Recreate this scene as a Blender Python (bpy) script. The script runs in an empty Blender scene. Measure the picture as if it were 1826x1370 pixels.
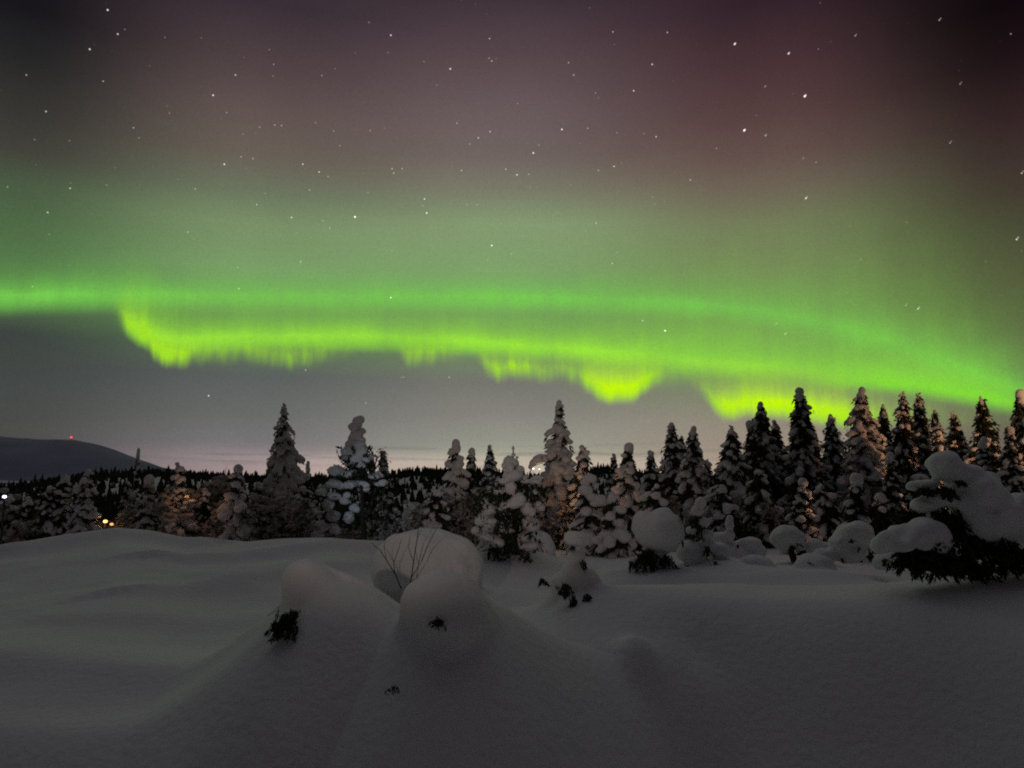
import bpy, math, random
import numpy as np
from math import radians as R, sin, cos, pi

SC = bpy.context.scene
COL = SC.collection

# ------------------------------------------------------------------ camera
PX_F = 1350.0                 # focal length in pixels of the 1826 px wide photograph
CAM_H = 2.6
PITCH = math.atan(165.0 / PX_F)
cam_data = bpy.data.cameras.new("camera")
cam = bpy.data.objects.new("camera", cam_data)
COL.objects.link(cam)
cam.location = (0, 0, CAM_H)
cam.rotation_euler = (R(90) + PITCH, 0, 0)
cam_data.sensor_width = 36.0
cam_data.lens = 36.0 * PX_F / 1826.0
cam_data.clip_start = 0.1
cam_data.clip_end = 40000
SC.camera = cam

SC.view_settings.view_transform = 'Standard'
SC.view_settings.look = 'None'
SC.view_settings.exposure = 0.0
SC.view_settings.gamma = 1.0
SC.cycles.use_denoising = False
SC.cycles.filter_width = 2.0
SC.cycles.max_bounces = 5
SC.cycles.diffuse_bounces = 3
SC.cycles.use_light_tree = True
SC.cycles.sample_clamp_indirect = 2.0


def ray(px, py):
    u = (px - 913.0) / PX_F
    v = (685.0 - py) / PX_F
    return u, cos(PITCH) - v * sin(PITCH), sin(PITCH) + v * cos(PITCH)


def azel(px, py):
    x, y, z = ray(px, py)
    return math.atan2(x, y), math.atan2(z, math.hypot(x, y))


def at(px, py, D):
    """the place that lies D metres north of the camera on a sight line"""
    x, y, z = ray(px, py)
    return np.array([x * D / y, D, CAM_H + z * D / y])


def lin(c):
    out = []
    for v in c:
        v = v / 255.0
        out.append(v / 12.92 if v <= 0.04045 else ((v + 0.055) / 1.055) ** 2.4)
    return out


# ------------------------------------------------------------------ sky
SKY_GAIN = 1.0
world = bpy.data.worlds.new("World")
SC.world = world
world.use_nodes = True
wt = world.node_tree
wt.nodes.clear()


def wn(kind):
    return wt.nodes.new(kind)


def put(sock, v):
    if isinstance(v, bpy.types.NodeSocket):
        wt.links.new(v, sock)
    else:
        sock.default_value = v


def M(op, a, b=None, c=None, clamp=False):
    n = wn('ShaderNodeMath')
    n.operation = op
    n.use_clamp = clamp
    put(n.inputs[0], a)
    if b is not None:
        put(n.inputs[1], b)
    if c is not None:
        put(n.inputs[2], c)
    return n.outputs[0]


def step(v, a, b, lo=0.0, hi=1.0, kind='SMOOTHSTEP'):
    n = wn('ShaderNodeMapRange')
    n.interpolation_type = kind
    n.clamp = True
    put(n.inputs[0], v)
    for i, q in enumerate((a, b, lo, hi)):
        put(n.inputs[1 + i], q)
    return n.outputs[0]


def mix(f, a, b, mode='MIX'):
    n = wn('ShaderNodeMix')
    n.data_type = 'RGBA'
    n.blend_type = mode
    n.clamp_factor = True
    put(n.inputs[0], f)
    for s, v in ((n.inputs[6], a), (n.inputs[7], b)):
        if isinstance(v, bpy.types.NodeSocket):
            wt.links.new(v, s)
        else:
            s.default_value = (*v, 1)
    return n.outputs[2]


def curve(t, pts):
    n = wn('ShaderNodeFloatCurve')
    n.inputs[0].default_value = 1.0
    put(n.inputs[1], t)
    cu = n.mapping.curves[0]
    pts = sorted(pts)
    cu.points[0].location = pts[0]
    cu.points[1].location = pts[-1]
    for p in pts[1:-1]:
        cu.points.new(*p)
    for p in cu.points:
        p.handle_type = 'AUTO_CLAMPED'
    n.mapping.use_clip = False
    n.mapping.update()
    return n.outputs[0]


def ramp(t, stops):
    n = wn('ShaderNodeValToRGB')
    put(n.inputs[0], t)
    cr = n.color_ramp
    cr.interpolation = 'LINEAR'
    stops = sorted(stops)
    cr.elements[0].position = stops[0][0]
    cr.elements[0].color = (*lin(stops[0][1]), 1)
    cr.elements[1].position = stops[-1][0]
    cr.elements[1].color = (*lin(stops[-1][1]), 1)
    for p, c in stops[1:-1]:
        e = cr.elements.new(p)
        e.color = (*lin(c), 1)
    return n.outputs[0]


tc = wn('ShaderNodeTexCoord')
sep = wn('ShaderNodeSeparateXYZ')
wt.links.new(tc.outputs['Generated'], sep.inputs[0])
DX, DY, DZ = sep.outputs
AZ = M('ARCTAN2', DX, DY)                       # east of north
EL = M('ARCSINE', DZ)
AZ0, AZ1 = R(-42), R(42)
EL0, EL1 = R(-6), R(54)
AT = M('DIVIDE', M('SUBTRACT', AZ, AZ0), AZ1 - AZ0, clamp=True)
ET = M('DIVIDE', M('SUBTRACT', EL, EL0), EL1 - EL0, clamp=True)


def nz(scale_az, scale_el, detail=2.0, off=0.0):
    cx = wn('ShaderNodeCombineXYZ')
    put(cx.inputs[0], M('MULTIPLY', AZ, scale_az))
    put(cx.inputs[1], M('MULTIPLY', EL, scale_el))
    cx.inputs[2].default_value = off
    n = wn('ShaderNodeTexNoise')
    n.inputs['Scale'].default_value = 1.0
    n.inputs['Detail'].default_value = detail
    wt.links.new(cx.outputs[0], n.inputs['Vector'])
    return n.outputs[0]


# five upright strips of night sky, colours against height
STRIPS = [
    (0, [(0, (24, 22, 27)), (100, (40, 40, 40)), (200, (58, 56, 52)), (260, (68, 66, 59)), (320, (74, 90, 67)),
         (400, (79, 105, 70)), (470, (82, 110, 73)), (530, (82, 108, 71)), (590, (62, 68, 65)), (700, (70, 74, 72)),
         (770, (76, 76, 72)), (800, (66, 66, 70)), (850, (60, 60, 68))]),
    (450, [(0, (58, 47, 55)), (100, (79, 65, 68)), (200, (98, 84, 81)), (280, (105, 97, 87)), (340, (108, 118, 95)),
           (400, (124, 146, 105)), (480, (122, 152, 104)), (540, (106, 142, 88)), (600, (90, 120, 80)),
           (670, (92, 96, 94)), (740, (106, 108, 106)), (790, (122, 118, 120)), (815, (150, 136, 138)), (850, (160, 142, 140))]),
    (913, [(0, (64, 51, 58)), (100, (88, 72, 77)), (200, (105, 90, 92)), (280, (112, 101, 97)), (340, (124, 124, 106)),
           (400, (134, 156, 114)), (480, (128, 156, 108)), (540, (112, 154, 92)), (610, (110, 140, 88)),
           (680, (118, 118, 110)), (740, (134, 131, 124)), (790, (150, 150, 138)), (815, (166, 166, 146)), (850, (176, 164, 140))]),
    (1375, [(0, (43, 31, 40)), (100, (66, 47, 53)), (200, (84, 61, 63)), (280, (98, 78, 76)), (340, (108, 98, 86)),
            (400, (114, 121, 90)), (480, (117, 132, 89)), (540, (114, 138, 86)), (640, (112, 146, 84)), (700, (126, 132, 104)),
            (760, (148, 138, 124)), (820, (158, 142, 124)), (850, (150, 134, 120))]),
    (1826, [(0, (17, 9, 13)), (100, (31, 19, 23)), (200, (50, 34, 36)), (280, (61, 48, 46)), (340, (67, 58, 49)),
            (400, (72, 72, 54)), (480, (82, 85, 60)), (560, (88, 97, 65)), (640, (96, 112, 74)), (700, (98, 104, 82)),
            (780, (106, 98, 86)), (850, (100, 90, 80))]),
]
sky = None
prev_az = None
for px, stops in STRIPS:
    st = [((azel(px, py)[1] - EL0) / (EL1 - EL0), c) for py, c in stops]
    top = stops[0][1]
    st.append((1.0, tuple(v * 0.75 for v in top)))
    rc = ramp(ET, st)
    a_ = azel(px, 500)[0]
    sky = rc if sky is None else mix(step(AZ, prev_az, a_), sky, rc)
    prev_az = a_

# uneven veils of red and green
veil = nz(5.0, 7.0, 3.0, 3.1)
sky = mix(1.0, sky, mix(veil, (0.88, 0.88, 0.88), (1.08, 1.08, 1.08)), 'MULTIPLY')
ra_, re_ = azel(1270, 205)
red = wn('ShaderNodeVectorMath')
red.operation = 'DOT_PRODUCT'
wt.links.new(tc.outputs['Generated'], red.inputs[0])
red.inputs[1].default_value = (sin(ra_) * cos(re_), cos(ra_) * cos(re_), sin(re_))
redv = M('MULTIPLY', step(red.outputs['Value'], cos(R(13)), 1.0), M('MULTIPLY_ADD', nz(7, 9, 2.0, 9.4), .8, .1))
sky = mix(M('MULTIPLY', redv, 0.16), sky, lin((112, 60, 70)))

# sky behind the viewer: darkest low down, dull violet above
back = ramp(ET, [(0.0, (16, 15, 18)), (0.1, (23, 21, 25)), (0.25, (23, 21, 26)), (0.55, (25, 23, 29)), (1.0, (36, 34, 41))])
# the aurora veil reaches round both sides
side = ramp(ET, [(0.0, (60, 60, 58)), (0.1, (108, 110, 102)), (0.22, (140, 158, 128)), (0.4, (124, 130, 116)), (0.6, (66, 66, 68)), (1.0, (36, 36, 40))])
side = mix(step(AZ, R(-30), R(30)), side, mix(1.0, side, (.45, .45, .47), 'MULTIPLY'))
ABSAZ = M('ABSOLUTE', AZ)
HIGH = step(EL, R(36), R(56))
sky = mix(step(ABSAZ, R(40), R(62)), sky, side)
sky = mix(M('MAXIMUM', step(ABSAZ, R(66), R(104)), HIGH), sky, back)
# glow added to the unseen sky high up, brightens the flat snow
high_glow = wn('ShaderNodeVectorMath')
high_glow.operation = 'DOT_PRODUCT'
wt.links.new(tc.outputs['Generated'], high_glow.inputs[0])
high_glow.inputs[1].default_value = (-.10, .68, .73)
sky = mix(M('MULTIPLY', step(high_glow.outputs['Value'], .55, .98), HIGH), sky, lin((146, 147, 147)))
FRONT = M('SUBTRACT', 1.0, step(ABSAZ, R(44), R(75)))


def edge(pts):
    """a line across the sky as height against azimuth"""
    out = []
    for px, py in pts:
        a_, e_ = azel(px, py)
        out.append(((a_ - AZ0) / (AZ1 - AZ0), (e_ - EL0) / (EL1 - EL0)))
    v = curve(AT, out)
    return M('MULTIPLY_ADD', v, EL1 - EL0, EL0)


def power(pts):
    return curve(AT, [((azel(px, 620)[0] - AZ0) / (AZ1 - AZ0), v) for px, v in pts])


PXR = 1.0 / PX_F
RAYS = M('MULTIPLY', M('MULTIPLY_ADD', nz(70, 2.0, 3.0, 21.0), .5, .75), M('MULTIPLY_ADD', nz(15, 24, 4.0, 31.0), 1.0, .54))


def curtain(base, pwr, rise, fall, col, wob=0.0, rays=0.0, rs=60.0, off=0.0):
    global sky
    b = edge(base)
    if wob:
        b = M('ADD', b, M('MULTIPLY', M('SUBTRACT', nz(48, 0.5, 5.0, off + 5), 0.5), wob * PXR))
    h = M('SUBTRACT', EL, b)
    up = step(h, 0.0, rise * PXR)
    dn = M('EXPONENT', M('DIVIDE', M('MAXIMUM', M('SUBTRACT', h, rise * PXR), 0.0), -fall * PXR))
    f = M('MULTIPLY', M('MULTIPLY', up, dn), power(pwr))
    if rays:
        f = M('MULTIPLY', f, M('MULTIPLY_ADD', nz(rs, 4.0, 3.0, off), 2 * rays, 1 - rays))
    f = M('MULTIPLY', f, RAYS)
    f = M('MULTIPLY', f, FRONT, clamp=True)
    sky = mix(f, sky, lin(col))


# soft green veil between the arcs on the right
curtain([(0, 700), (900, 700), (1100, 690), (1300, 690), (1500, 710), (1700, 735), (1826, 760)],
        [(0, 0), (900, 0.0), (1050, .3), (1200, .62), (1400, .85), (1600, .85), (1750, .5), (1826, .25)],
        50, 90, (128, 186, 78), 10, .85, 17, 1.0)
# veil between the arcs on the left
curtain([(0, 600), (200, 600), (300, 628), (600, 630), (900, 640), (1200, 650), (1826, 700)],
        [(0, 0), (190, 0), (260, .4), (500, .45), (900, .5), (1200, .45), (1500, .25), (1826, 0)],
        20, 26, (104, 174, 70), 4, .25, 30, 2.0)
# upper arc
curtain([(-150, 578), (0, 572), (120, 568), (250, 566), (450, 567), (700, 566), (900, 566), (1050, 570), (1200, 577), (1350, 593),
         (1500, 622), (1600, 652), (1700, 690), (1780, 722), (1826, 740)],
        [(-150, .7), (0, .80), (200, .80), (350, .6), (600, .66), (900, .68), (1100, .6), (1250, .58), (1400, .52), (1600, .55), (1700, .62), (1800, .6), (1826, .45)],
        38, 24, (118, 206, 78), 4, .18, 18, 3.0)
# second strand that follows the right end of the arc down to the trees
curtain([(0, 800), (1300, 690), (1450, 700), (1550, 705), (1650, 716), (1750, 735), (1826, 752)],
        [(0, 0), (1380, 0), (1480, .5), (1600, .85), (1720, .95), (1800, .7), (1826, .4)],
        26, 30, (128, 214, 58), 4, .2, 24, 4.0)
# lower arc
curtain([(0, 560), (180, 570), (230, 612), (300, 640), (380, 636), (500, 634), (700, 634), (850, 642), (1000, 654), (1150, 666),
         (1300, 682), (1450, 694), (1600, 700), (1826, 720)],
        [(0, 0), (188, 0), (225, .55), (260, .95), (330, .9), (450, .78), (650, .80), (750, .72), (860, .92), (1000, .92), (1100, .85), (1250, .7), (1400, .5), (1550, .2), (1826, 0)],
        34, 24, (150, 226, 62), 6, .22, 26, 6.0)
# ragged fringe under the lower arc, with rays
curtain([(0, 600), (190, 572), (225, 604), (262, 634), (305, 664), (340, 660), (420, 654), (500, 664), (545, 664), (620, 645), (700, 640), (735, 660),
         (780, 656), (840, 648), (885, 688), (925, 680), (960, 692), (1000, 684), (1040, 702), (1090, 727), (1140, 716), (1170, 696),
         (1220, 694), (1262, 728), (1292, 758), (1330, 748), (1380, 752), (1450, 764), (1540, 772), (1620, 770), (1826, 780)],
        [(0, 0), (192, 0), (215, .5), (262, .95), (305, 1.0), (335, .55), (420, .30), (500, .42), (560, .34), (620, .16), (700, .12), (740, .5),
         (790, .36), (845, .15), (888, .75), (930, .60), (960, .55), (1010, .45), (1050, .9), (1090, 1.0), (1140, .95), (1175, .4),
         (1225, .15), (1262, .55), (1290, .95), (1350, .95), (1420, 1.0), (1500, .9), (1560, .5), (1640, .15), (1826, 0)],
        32, 20, (160, 222, 42), 34, .9, 130, 8.0)
# yellow cores
curtain([(0, 640), (1020, 700), (1060, 712), (1092, 727), (1130, 720), (1170, 700), (1240, 720), (1275, 742), (1300, 756), (1360, 752), (1450, 762), (1560, 775), (1826, 800)],
        [(0, 0), (1020, 0), (1055, .6), (1095, .95), (1130, .85), (1160, .1), (1240, 0), (1280, .5), (1310, .8), (1400, .85), (1480, .7), (1560, .1), (1826, 0)],
        36, 20, (194, 246, 12), 26, .6, 100, 11.0)

# low cloud streaks over the fjord
cl = step(nz(6.0, 150.0, 3.0, 2.2), 0.50, 0.68)
clb = M('MULTIPLY', step(EL, R(0.3), R(1.2)), M('SUBTRACT', 1.0, step(EL, R(1.6), R(2.9))))
sky = mix(M('MULTIPLY', M('MULTIPLY', cl, clb), 0.42), sky, lin((104, 98, 100)))
glow = M('MULTIPLY', M('MULTIPLY', step(AZ, R(-22), R(-11)), M('SUBTRACT', 1.0, step(AZ, R(8), R(22)))),
         M('SUBTRACT', 1.0, step(EL, R(0.9), R(2.0))))
sky = mix(M('MULTIPLY', glow, 0.32), sky, lin((226, 200, 188)))

# camera-like grain mixed into the sky colour
grn = wn('ShaderNodeTexNoise')
grn.inputs['Scale'].default_value = 620
grn.inputs['Detail'].default_value = 1
wt.links.new(tc.outputs['Generated'], grn.inputs['Vector'])
sky = mix(1.0, sky, mix(grn.outputs[0], (0.80, 0.80, 0.80), (1.20, 1.20, 1.20)), 'MULTIPLY')

# stars
STARS = [(192, 18, 1), (210, 61, .8), (294, 67, .25), (160, 88, .9), (47, 134, .5), (184, 145, .5), (380, 170, 1), (82, 199, .7),
         (238, 228, .5), (248, 246, .3), (420, 134, .7), (574, 135, .4), (697, 63, .9), (803, 123, 1), (873, 69, .6), (877, 109, .6),
         (1093, 57, .6), (1190, 58, .6), (1310, 79, 1.2), (1406, 96, 1), (1435, 172, 1.5), (1327, 233, 1.5), (1163, 115, .8), (1023, 134, .6),
         (1130, 162, .8), (1002, 231, 1.1), (951, 273, 1.1), (874, 235, .7), (853, 246, .7), (815, 220, .5), (540, 293, .8), (400, 293, 1),
         (430, 280, .5), (451, 283, .5), (569, 307, .8), (585, 315, .4), (699, 301, .6), (702, 309, .6), (717, 301, .5), (823, 304, .6),
         (902, 302, .6), (922, 312, .9), (943, 311, .5), (757, 355, .9), (761, 380, 1.1), (633, 387, 1.5), (877, 438, 1.2), (536, 467, .6),
         (424, 477, .4), (426, 515, .6), (697, 531, 1), (1186, 590, 1.3), (1146, 572, .7), (1437, 354, 1), (1231, 321, .6), (1095, 297, .8),
         (1170, 244, .7), (1048, 229, .5), (1365, 242, .6), (1063, 398, .6), (1092, 470, .6), (912, 453, .4), (1813, 427, .9), (1637, 551, .8),
         (1615, 545, .4), (1400, 596, .6), (1675, 36, .5), (1525, 64, .45), (1712, 150, .4), (1694, 255, .45), (1822, 309, .6), (372, 706, .9),
         (720, 673, .4), (801, 673, .6), (652, 719, .4), (125, 336, .7), (85, 379, .7), (58, 511, .4), (520, 388, .8), (588, 407, .5),
         (335, 414, .5), (348, 337, .5), (458, 365, .6), (463, 227, .4), (490, 223, .5), (502, 224, .5), (1364, 155, .4), (552, 339, .5),
         (595, 234, .4), (359, 68, .2), (488, 115, .4), (660, 233, .4), (606, 260, .4), (838, 257, .4), (961, 259, .4), (1014, 112, .5),
         (1100, 237, .35), (1067, 304, .5), (1062, 166, .35), (779, 152, .3), (692, 94, .3), (756, 110, .3), (923, 185, .3), (1035, 256, .2),
         (1384, 578, .35), (473, 345, .3), (851, 365, .4), (576, 394, .4), (1018, 330, .2), (1432, 283, .3), (545, 660, .6), (716, 673, .3)]
nrm = wn('ShaderNodeVectorMath')
nrm.operation = 'NORMALIZE'
wt.links.new(tc.outputs['Generated'], nrm.inputs[0])
NSEC = 9
SECW = R(84) / NSEC
sectors = [None] * NSEC


def star_dot(px, py, s, rad):
    """one star in its sector of the sky"""
    a_, e_ = azel(px, py)
    k = int((a_ + R(42)) / SECW)
    n = wn('ShaderNodeVectorMath')
    n.operation = 'DISTANCE'
    wt.links.new(nrm.outputs[0], n.inputs[0])
    n.inputs[1].default_value = (sin(a_) * cos(e_), cos(a_) * cos(e_), sin(e_))
    v = step(n.outputs['Value'], rad, rad * 0.35, 0.0, s)
    sectors[k] = v if sectors[k] is None else M('ADD', sectors[k], v)


for px, py, s in STARS:
    star_dot(px, py, 0.75 * s, 0.00072 + 0.0006 * s)
    if px > 1280 and py < 600:                  # fainter second dot draws the star's lens smear
        k = 1 + (px - 1280) / 500
        star_dot(px + 1.3 * k, py - 1.6 * k, 0.4 * s, 0.0008 + 0.0004 * s)
vor = wn('ShaderNodeTexVoronoi')
vor.inputs['Scale'].default_value = 72
wt.links.new(nrm.outputs[0], vor.inputs['Vector'])
sv = wn('ShaderNodeSeparateColor')
wt.links.new(vor.outputs['Color'], sv.inputs[0])
faint = M('MULTIPLY', step(vor.outputs['Distance'], 0.085, 0.02), M('MULTIPLY', step(sv.outputs[0], 0.35, 1.0), 0.24))
star_sum = M('MULTIPLY', faint, step(EL, R(9), R(18)))
starcol = mix(star_sum, (0, 0, 0), (1.0, 0.97, 0.93))
sky = mix(1.0, sky, starcol, 'ADD')

# below the horizon the sky sphere is dark
sky = mix(step(EL, R(-0.6), R(-2.0)), sky, (0.01, 0.01, 0.012))
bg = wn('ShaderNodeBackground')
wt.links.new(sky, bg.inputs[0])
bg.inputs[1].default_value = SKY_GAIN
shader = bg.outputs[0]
for k in range(NSEC):
    if sectors[k] is None:
        continue
    sb = wn('ShaderNodeBackground')
    sb.inputs[0].default_value = (1.0, 0.97, 0.93, 1)
    wt.links.new(sectors[k], sb.inputs[1])
    mx = wn('ShaderNodeMixShader')
    wt.links.new(M('COMPARE', AZ, R(-42) + (k + .5) * SECW, SECW * .5), mx.inputs[0])
    wt.links.new(sb.outputs[0], mx.inputs[2])
    ad = wn('ShaderNodeAddShader')
    wt.links.new(shader, ad.inputs[0])
    wt.links.new(mx.outputs[0], ad.inputs[1])
    shader = ad.outputs[0]
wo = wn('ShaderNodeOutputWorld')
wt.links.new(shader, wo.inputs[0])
world.cycles.sampling_method = 'MANUAL'
world.cycles.sample_map_resolution = 2048


# ------------------------------------------------------------------ lamps: low glow of the village behind the viewer
def sun(energy, az, el, ang, col):
    d = bpy.data.lights.new("village_glow", 'SUN')
    d.energy = energy
    d.angle = R(ang)
    d.color = col
    o = bpy.data.objects.new("village_glow", d)
    COL.objects.link(o)
    # az: where the light comes from, clockwise from north
    o.rotation_euler = (R(90 - el), 0, R(180 - az))
    return o


def spot(name, loc, target, watts, size, blend, col, rad=0.1):
    d = bpy.data.lights.new(name, 'SPOT')
    d.energy = watts
    d.spot_size = R(size)
    d.spot_blend = blend
    d.color = col
    d.shadow_soft_size = rad
    o = bpy.data.objects.new(name, d)
    COL.objects.link(o)
    from mathutils import Vector
    o.location = loc
    o.rotation_euler = (Vector(target) - Vector(loc)).to_track_quat('-Z', 'Y').to_euler()
    return o


def point(name, loc, watts, col, rad=0.08):
    d = bpy.data.lights.new(name, 'POINT')
    d.energy = watts
    d.color = col
    d.shadow_soft_size = rad
    o = bpy.data.objects.new(name, d)
    COL.objects.link(o)
    o.location = loc
    return o


WARM = (1.0, 0.50, 0.24)
COOL = (0.62, 0.80, 1.0)
sun(0.02, 150, 9, 8, (1.0, 0.74, 0.58))
spot('unseen_spot', (-3.5, -4, 3.6), at(950, 690, 30), 2700, 33, 1.0, (1.0, .80, .68), .12)  # unseen warm spot added behind the viewer for the trees and centre mounds
spot('yard_lamp', (24, 12, 4.5), at(1680, 790, 33), 8000, 30, 0.8, WARM)
spot('unseen_spot', (-9, 14, 3.2), at(700, 885, 31), 1500, 20, 1.0, COOL)  # unseen cool spot added at the left, turns the boughs bluish
point('path_lamp', at(1020, 880, 27.2), 12, WARM)
point('path_lamp', at(1470, 900, 24.5), 5, WARM)
point('path_lamp', at(335, 880, 28.5), 6, WARM)


# ------------------------------------------------------------------ helpers
def vnoise2(x, y, seed=0):
    rs = np.random.RandomState(seed)
    tab = rs.rand(256, 256)
    xi = np.floor(x).astype(int)
    yi = np.floor(y).astype(int)
    fx = x - xi
    fy = y - yi
    fx = fx * fx * fx * (fx * (fx * 6 - 15) + 10)
    fy = fy * fy * fy * (fy * (fy * 6 - 15) + 10)
    a = tab[xi % 256, yi % 256]
    b = tab[(xi + 1) % 256, yi % 256]
    c = tab[xi % 256, (yi + 1) % 256]
    d = tab[(xi + 1) % 256, (yi + 1) % 256]
    return (a * (1 - fx) + b * fx) * (1 - fy) + (c * (1 - fx) + d * fx) * fy - 0.5


NT = np.random.RandomState(77).rand(64, 64, 64).astype(np.float32)


def vnoise3(x, y, z):
    xi = np.floor(x).astype(int); yi = np.floor(y).astype(int); zi = np.floor(z).astype(int)
    fx = x - xi; fy = y - yi; fz = z - zi
    fx = fx * fx * (3 - 2 * fx); fy = fy * fy * (3 - 2 * fy); fz = fz * fz * (3 - 2 * fz)
    xi %= 64; yi %= 64; zi %= 64
    x1 = (xi + 1) % 64; y1 = (yi + 1) % 64; z1 = (zi + 1) % 64
    c00 = NT[xi, yi, zi] * (1 - fx) + NT[x1, yi, zi] * fx
    c10 = NT[xi, y1, zi] * (1 - fx) + NT[x1, y1, zi] * fx
    c01 = NT[xi, yi, z1] * (1 - fx) + NT[x1, yi, z1] * fx
    c11 = NT[xi, y1, z1] * (1 - fx) + NT[x1, y1, z1] * fx
    return (c00 * (1 - fy) + c10 * fy) * (1 - fz) + (c01 * (1 - fy) + c11 * fy) * fz - 0.5


def grid_noise(F, o, h, freq, amp, off):
    nx, ny, nz_ = F.shape
    X = (o[0] + h * np.arange(nx))[:, None, None] * freq + off
    Y = (o[1] + h * np.arange(ny))[None, :, None] * freq + off
    Z = (o[2] + h * np.arange(nz_))[None, None, :] * freq + off
    X, Y, Z = np.broadcast_arrays(X, Y, Z)
    return amp * vnoise3(X, Y, Z)


def link(name, me, mat=None, parent=None):
    o = bpy.data.objects.new(name, me)
    COL.objects.link(o)
    if mat:
        me.materials.append(mat)
    if parent:
        o.parent = parent
    return o


def mesh_np(name, V, F, smooth=True):
    V = np.asarray(V, np.float32)
    F = np.asarray(F, np.int32)
    me = bpy.data.meshes.new(name)
    n = F.shape[1]
    me.vertices.add(len(V))
    me.vertices.foreach_set('co', V.ravel())
    me.loops.add(F.size)
    me.loops.foreach_set('vertex_index', F.ravel())
    me.polygons.add(len(F))
    me.polygons.foreach_set('loop_start', np.arange(0, F.size, n, dtype=np.int32))
    me.polygons.foreach_set('loop_total', np.full(len(F), n, np.int32))
    if smooth:
        me.polygons.foreach_set('use_smooth', np.ones(len(F), bool))
    me.update()
    return me


def surface_nets(F, o, h):
    S = F < 0
    nx, ny, nz_ = F.shape
    tot = np.zeros((nx - 1, ny - 1, nz_ - 1), np.int8)
    for a in (0, 1):
        for b in (0, 1):
            for c in (0, 1):
                tot += S[a:nx - 1 + a, b:ny - 1 + b, c:nz_ - 1 + c]
    act = (tot > 0) & (tot < 8)
    ijk = np.argwhere(act)
    idx = np.full(act.shape, -1, np.int32)
    idx[act] = np.arange(len(ijk))
    acc = np.zeros((len(ijk), 3))
    cnt = np.zeros(len(ijk))
    i, j, k = ijk.T
    corners = [(a, b, c) for a in (0, 1) for b in (0, 1) for c in (0, 1)]
    for p in corners:
        for ax in range(3):
            if p[ax]:
                continue
            q = list(p)
            q[ax] = 1
            f0 = F[i + p[0], j + p[1], k + p[2]]
            f1 = F[i + q[0], j + q[1], k + q[2]]
            m = (f0 < 0) != (f1 < 0)
            t = np.where(m, f0 / np.where(m, f0 - f1, 1), 0)
            pos = np.array(p, float)[None, :].repeat(len(ijk), 0)
            pos[:, ax] = t
            acc[m] += pos[m]
            cnt[m] += 1
    V = (ijk + acc / np.maximum(cnt, 1)[:, None]) * h + np.asarray(o)[None, :]
    quads = []
    ax0 = S[:-1, 1:-1, 1:-1] != S[1:, 1:-1, 1:-1]
    e = np.argwhere(ax0) + np.array([0, 1, 1])
    s = S[e[:, 0], e[:, 1], e[:, 2]]
    q = np.stack([idx[e[:, 0], e[:, 1] - 1, e[:, 2] - 1], idx[e[:, 0], e[:, 1], e[:, 2] - 1], idx[e[:, 0], e[:, 1], e[:, 2]], idx[e[:, 0], e[:, 1] - 1, e[:, 2]]], 1)
    quads.append(np.where(s[:, None], q, q[:, ::-1]))
    ax1 = S[1:-1, :-1, 1:-1] != S[1:-1, 1:, 1:-1]
    e = np.argwhere(ax1) + np.array([1, 0, 1])
    s = S[e[:, 0], e[:, 1], e[:, 2]]
    q = np.stack([idx[e[:, 0] - 1, e[:, 1], e[:, 2] - 1], idx[e[:, 0] - 1, e[:, 1], e[:, 2]], idx[e[:, 0], e[:, 1], e[:, 2]], idx[e[:, 0], e[:, 1], e[:, 2] - 1]], 1)
    quads.append(np.where(s[:, None], q, q[:, ::-1]))
    ax2 = S[1:-1, 1:-1, :-1] != S[1:-1, 1:-1, 1:]
    e = np.argwhere(ax2) + np.array([1, 1, 0])
    s = S[e[:, 0], e[:, 1], e[:, 2]]
    q = np.stack([idx[e[:, 0] - 1, e[:, 1] - 1, e[:, 2]], idx[e[:, 0], e[:, 1] - 1, e[:, 2]], idx[e[:, 0], e[:, 1], e[:, 2]], idx[e[:, 0] - 1, e[:, 1], e[:, 2]]], 1)
    quads.append(np.where(s[:, None], q, q[:, ::-1]))
    Q = np.concatenate(quads)
    Q = Q[(Q >= 0).all(1)]
    return V, Q


class Tubes:
    def __init__(self):
        self.V, self.F, self.n = [], [], 0

    def add(self, pts, rads, sides=5):
        pts = np.asarray(pts, float)
        for i in range(len(pts)):
            d = pts[min(i + 1, len(pts) - 1)] - pts[max(i - 1, 0)]
            d /= np.linalg.norm(d) + 1e-9
            a = np.cross(d, (0.3, 0.9, 0.2) if abs(d[2]) > .8 else (0, 0, 1.0))
            a /= np.linalg.norm(a) + 1e-9
            b = np.cross(d, a)
            t = np.arange(sides) * 2 * pi / sides
            self.V.append(pts[i] + rads[i] * (np.cos(t)[:, None] * a + np.sin(t)[:, None] * b))
        for i in range(len(pts) - 1):
            for k in range(sides):
                k2 = (k + 1) % sides
                b0 = self.n + i * sides
                self.F.append((b0 + k, b0 + k2, b0 + sides + k2, b0 + sides + k))
        self.n += len(pts) * sides

    def build(self, name, mat, parent):
        return link(name, mesh_np(name, np.concatenate(self.V), self.F), mat, parent)


def cards(C, D, L, W, rng):
    """needle sprays: a slim kite at C along D"""
    n = len(C)
    D = D / (np.linalg.norm(D, axis=1)[:, None] + 1e-9)
    rnd = rng.normal(size=(n, 3))
    S = np.cross(D, rnd)
    S /= np.linalg.norm(S, axis=1)[:, None] + 1e-9
    V = np.empty((n, 4, 3))
    V[:, 0] = C - D * (L * .5)[:, None]
    V[:, 1] = C + S * (W * .5)[:, None]
    V[:, 2] = C + D * (L * .5)[:, None]
    V[:, 3] = C - S * (W * .5)[:, None]
    return V.reshape(-1, 3), np.arange(4 * n).reshape(-1, 4)


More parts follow.
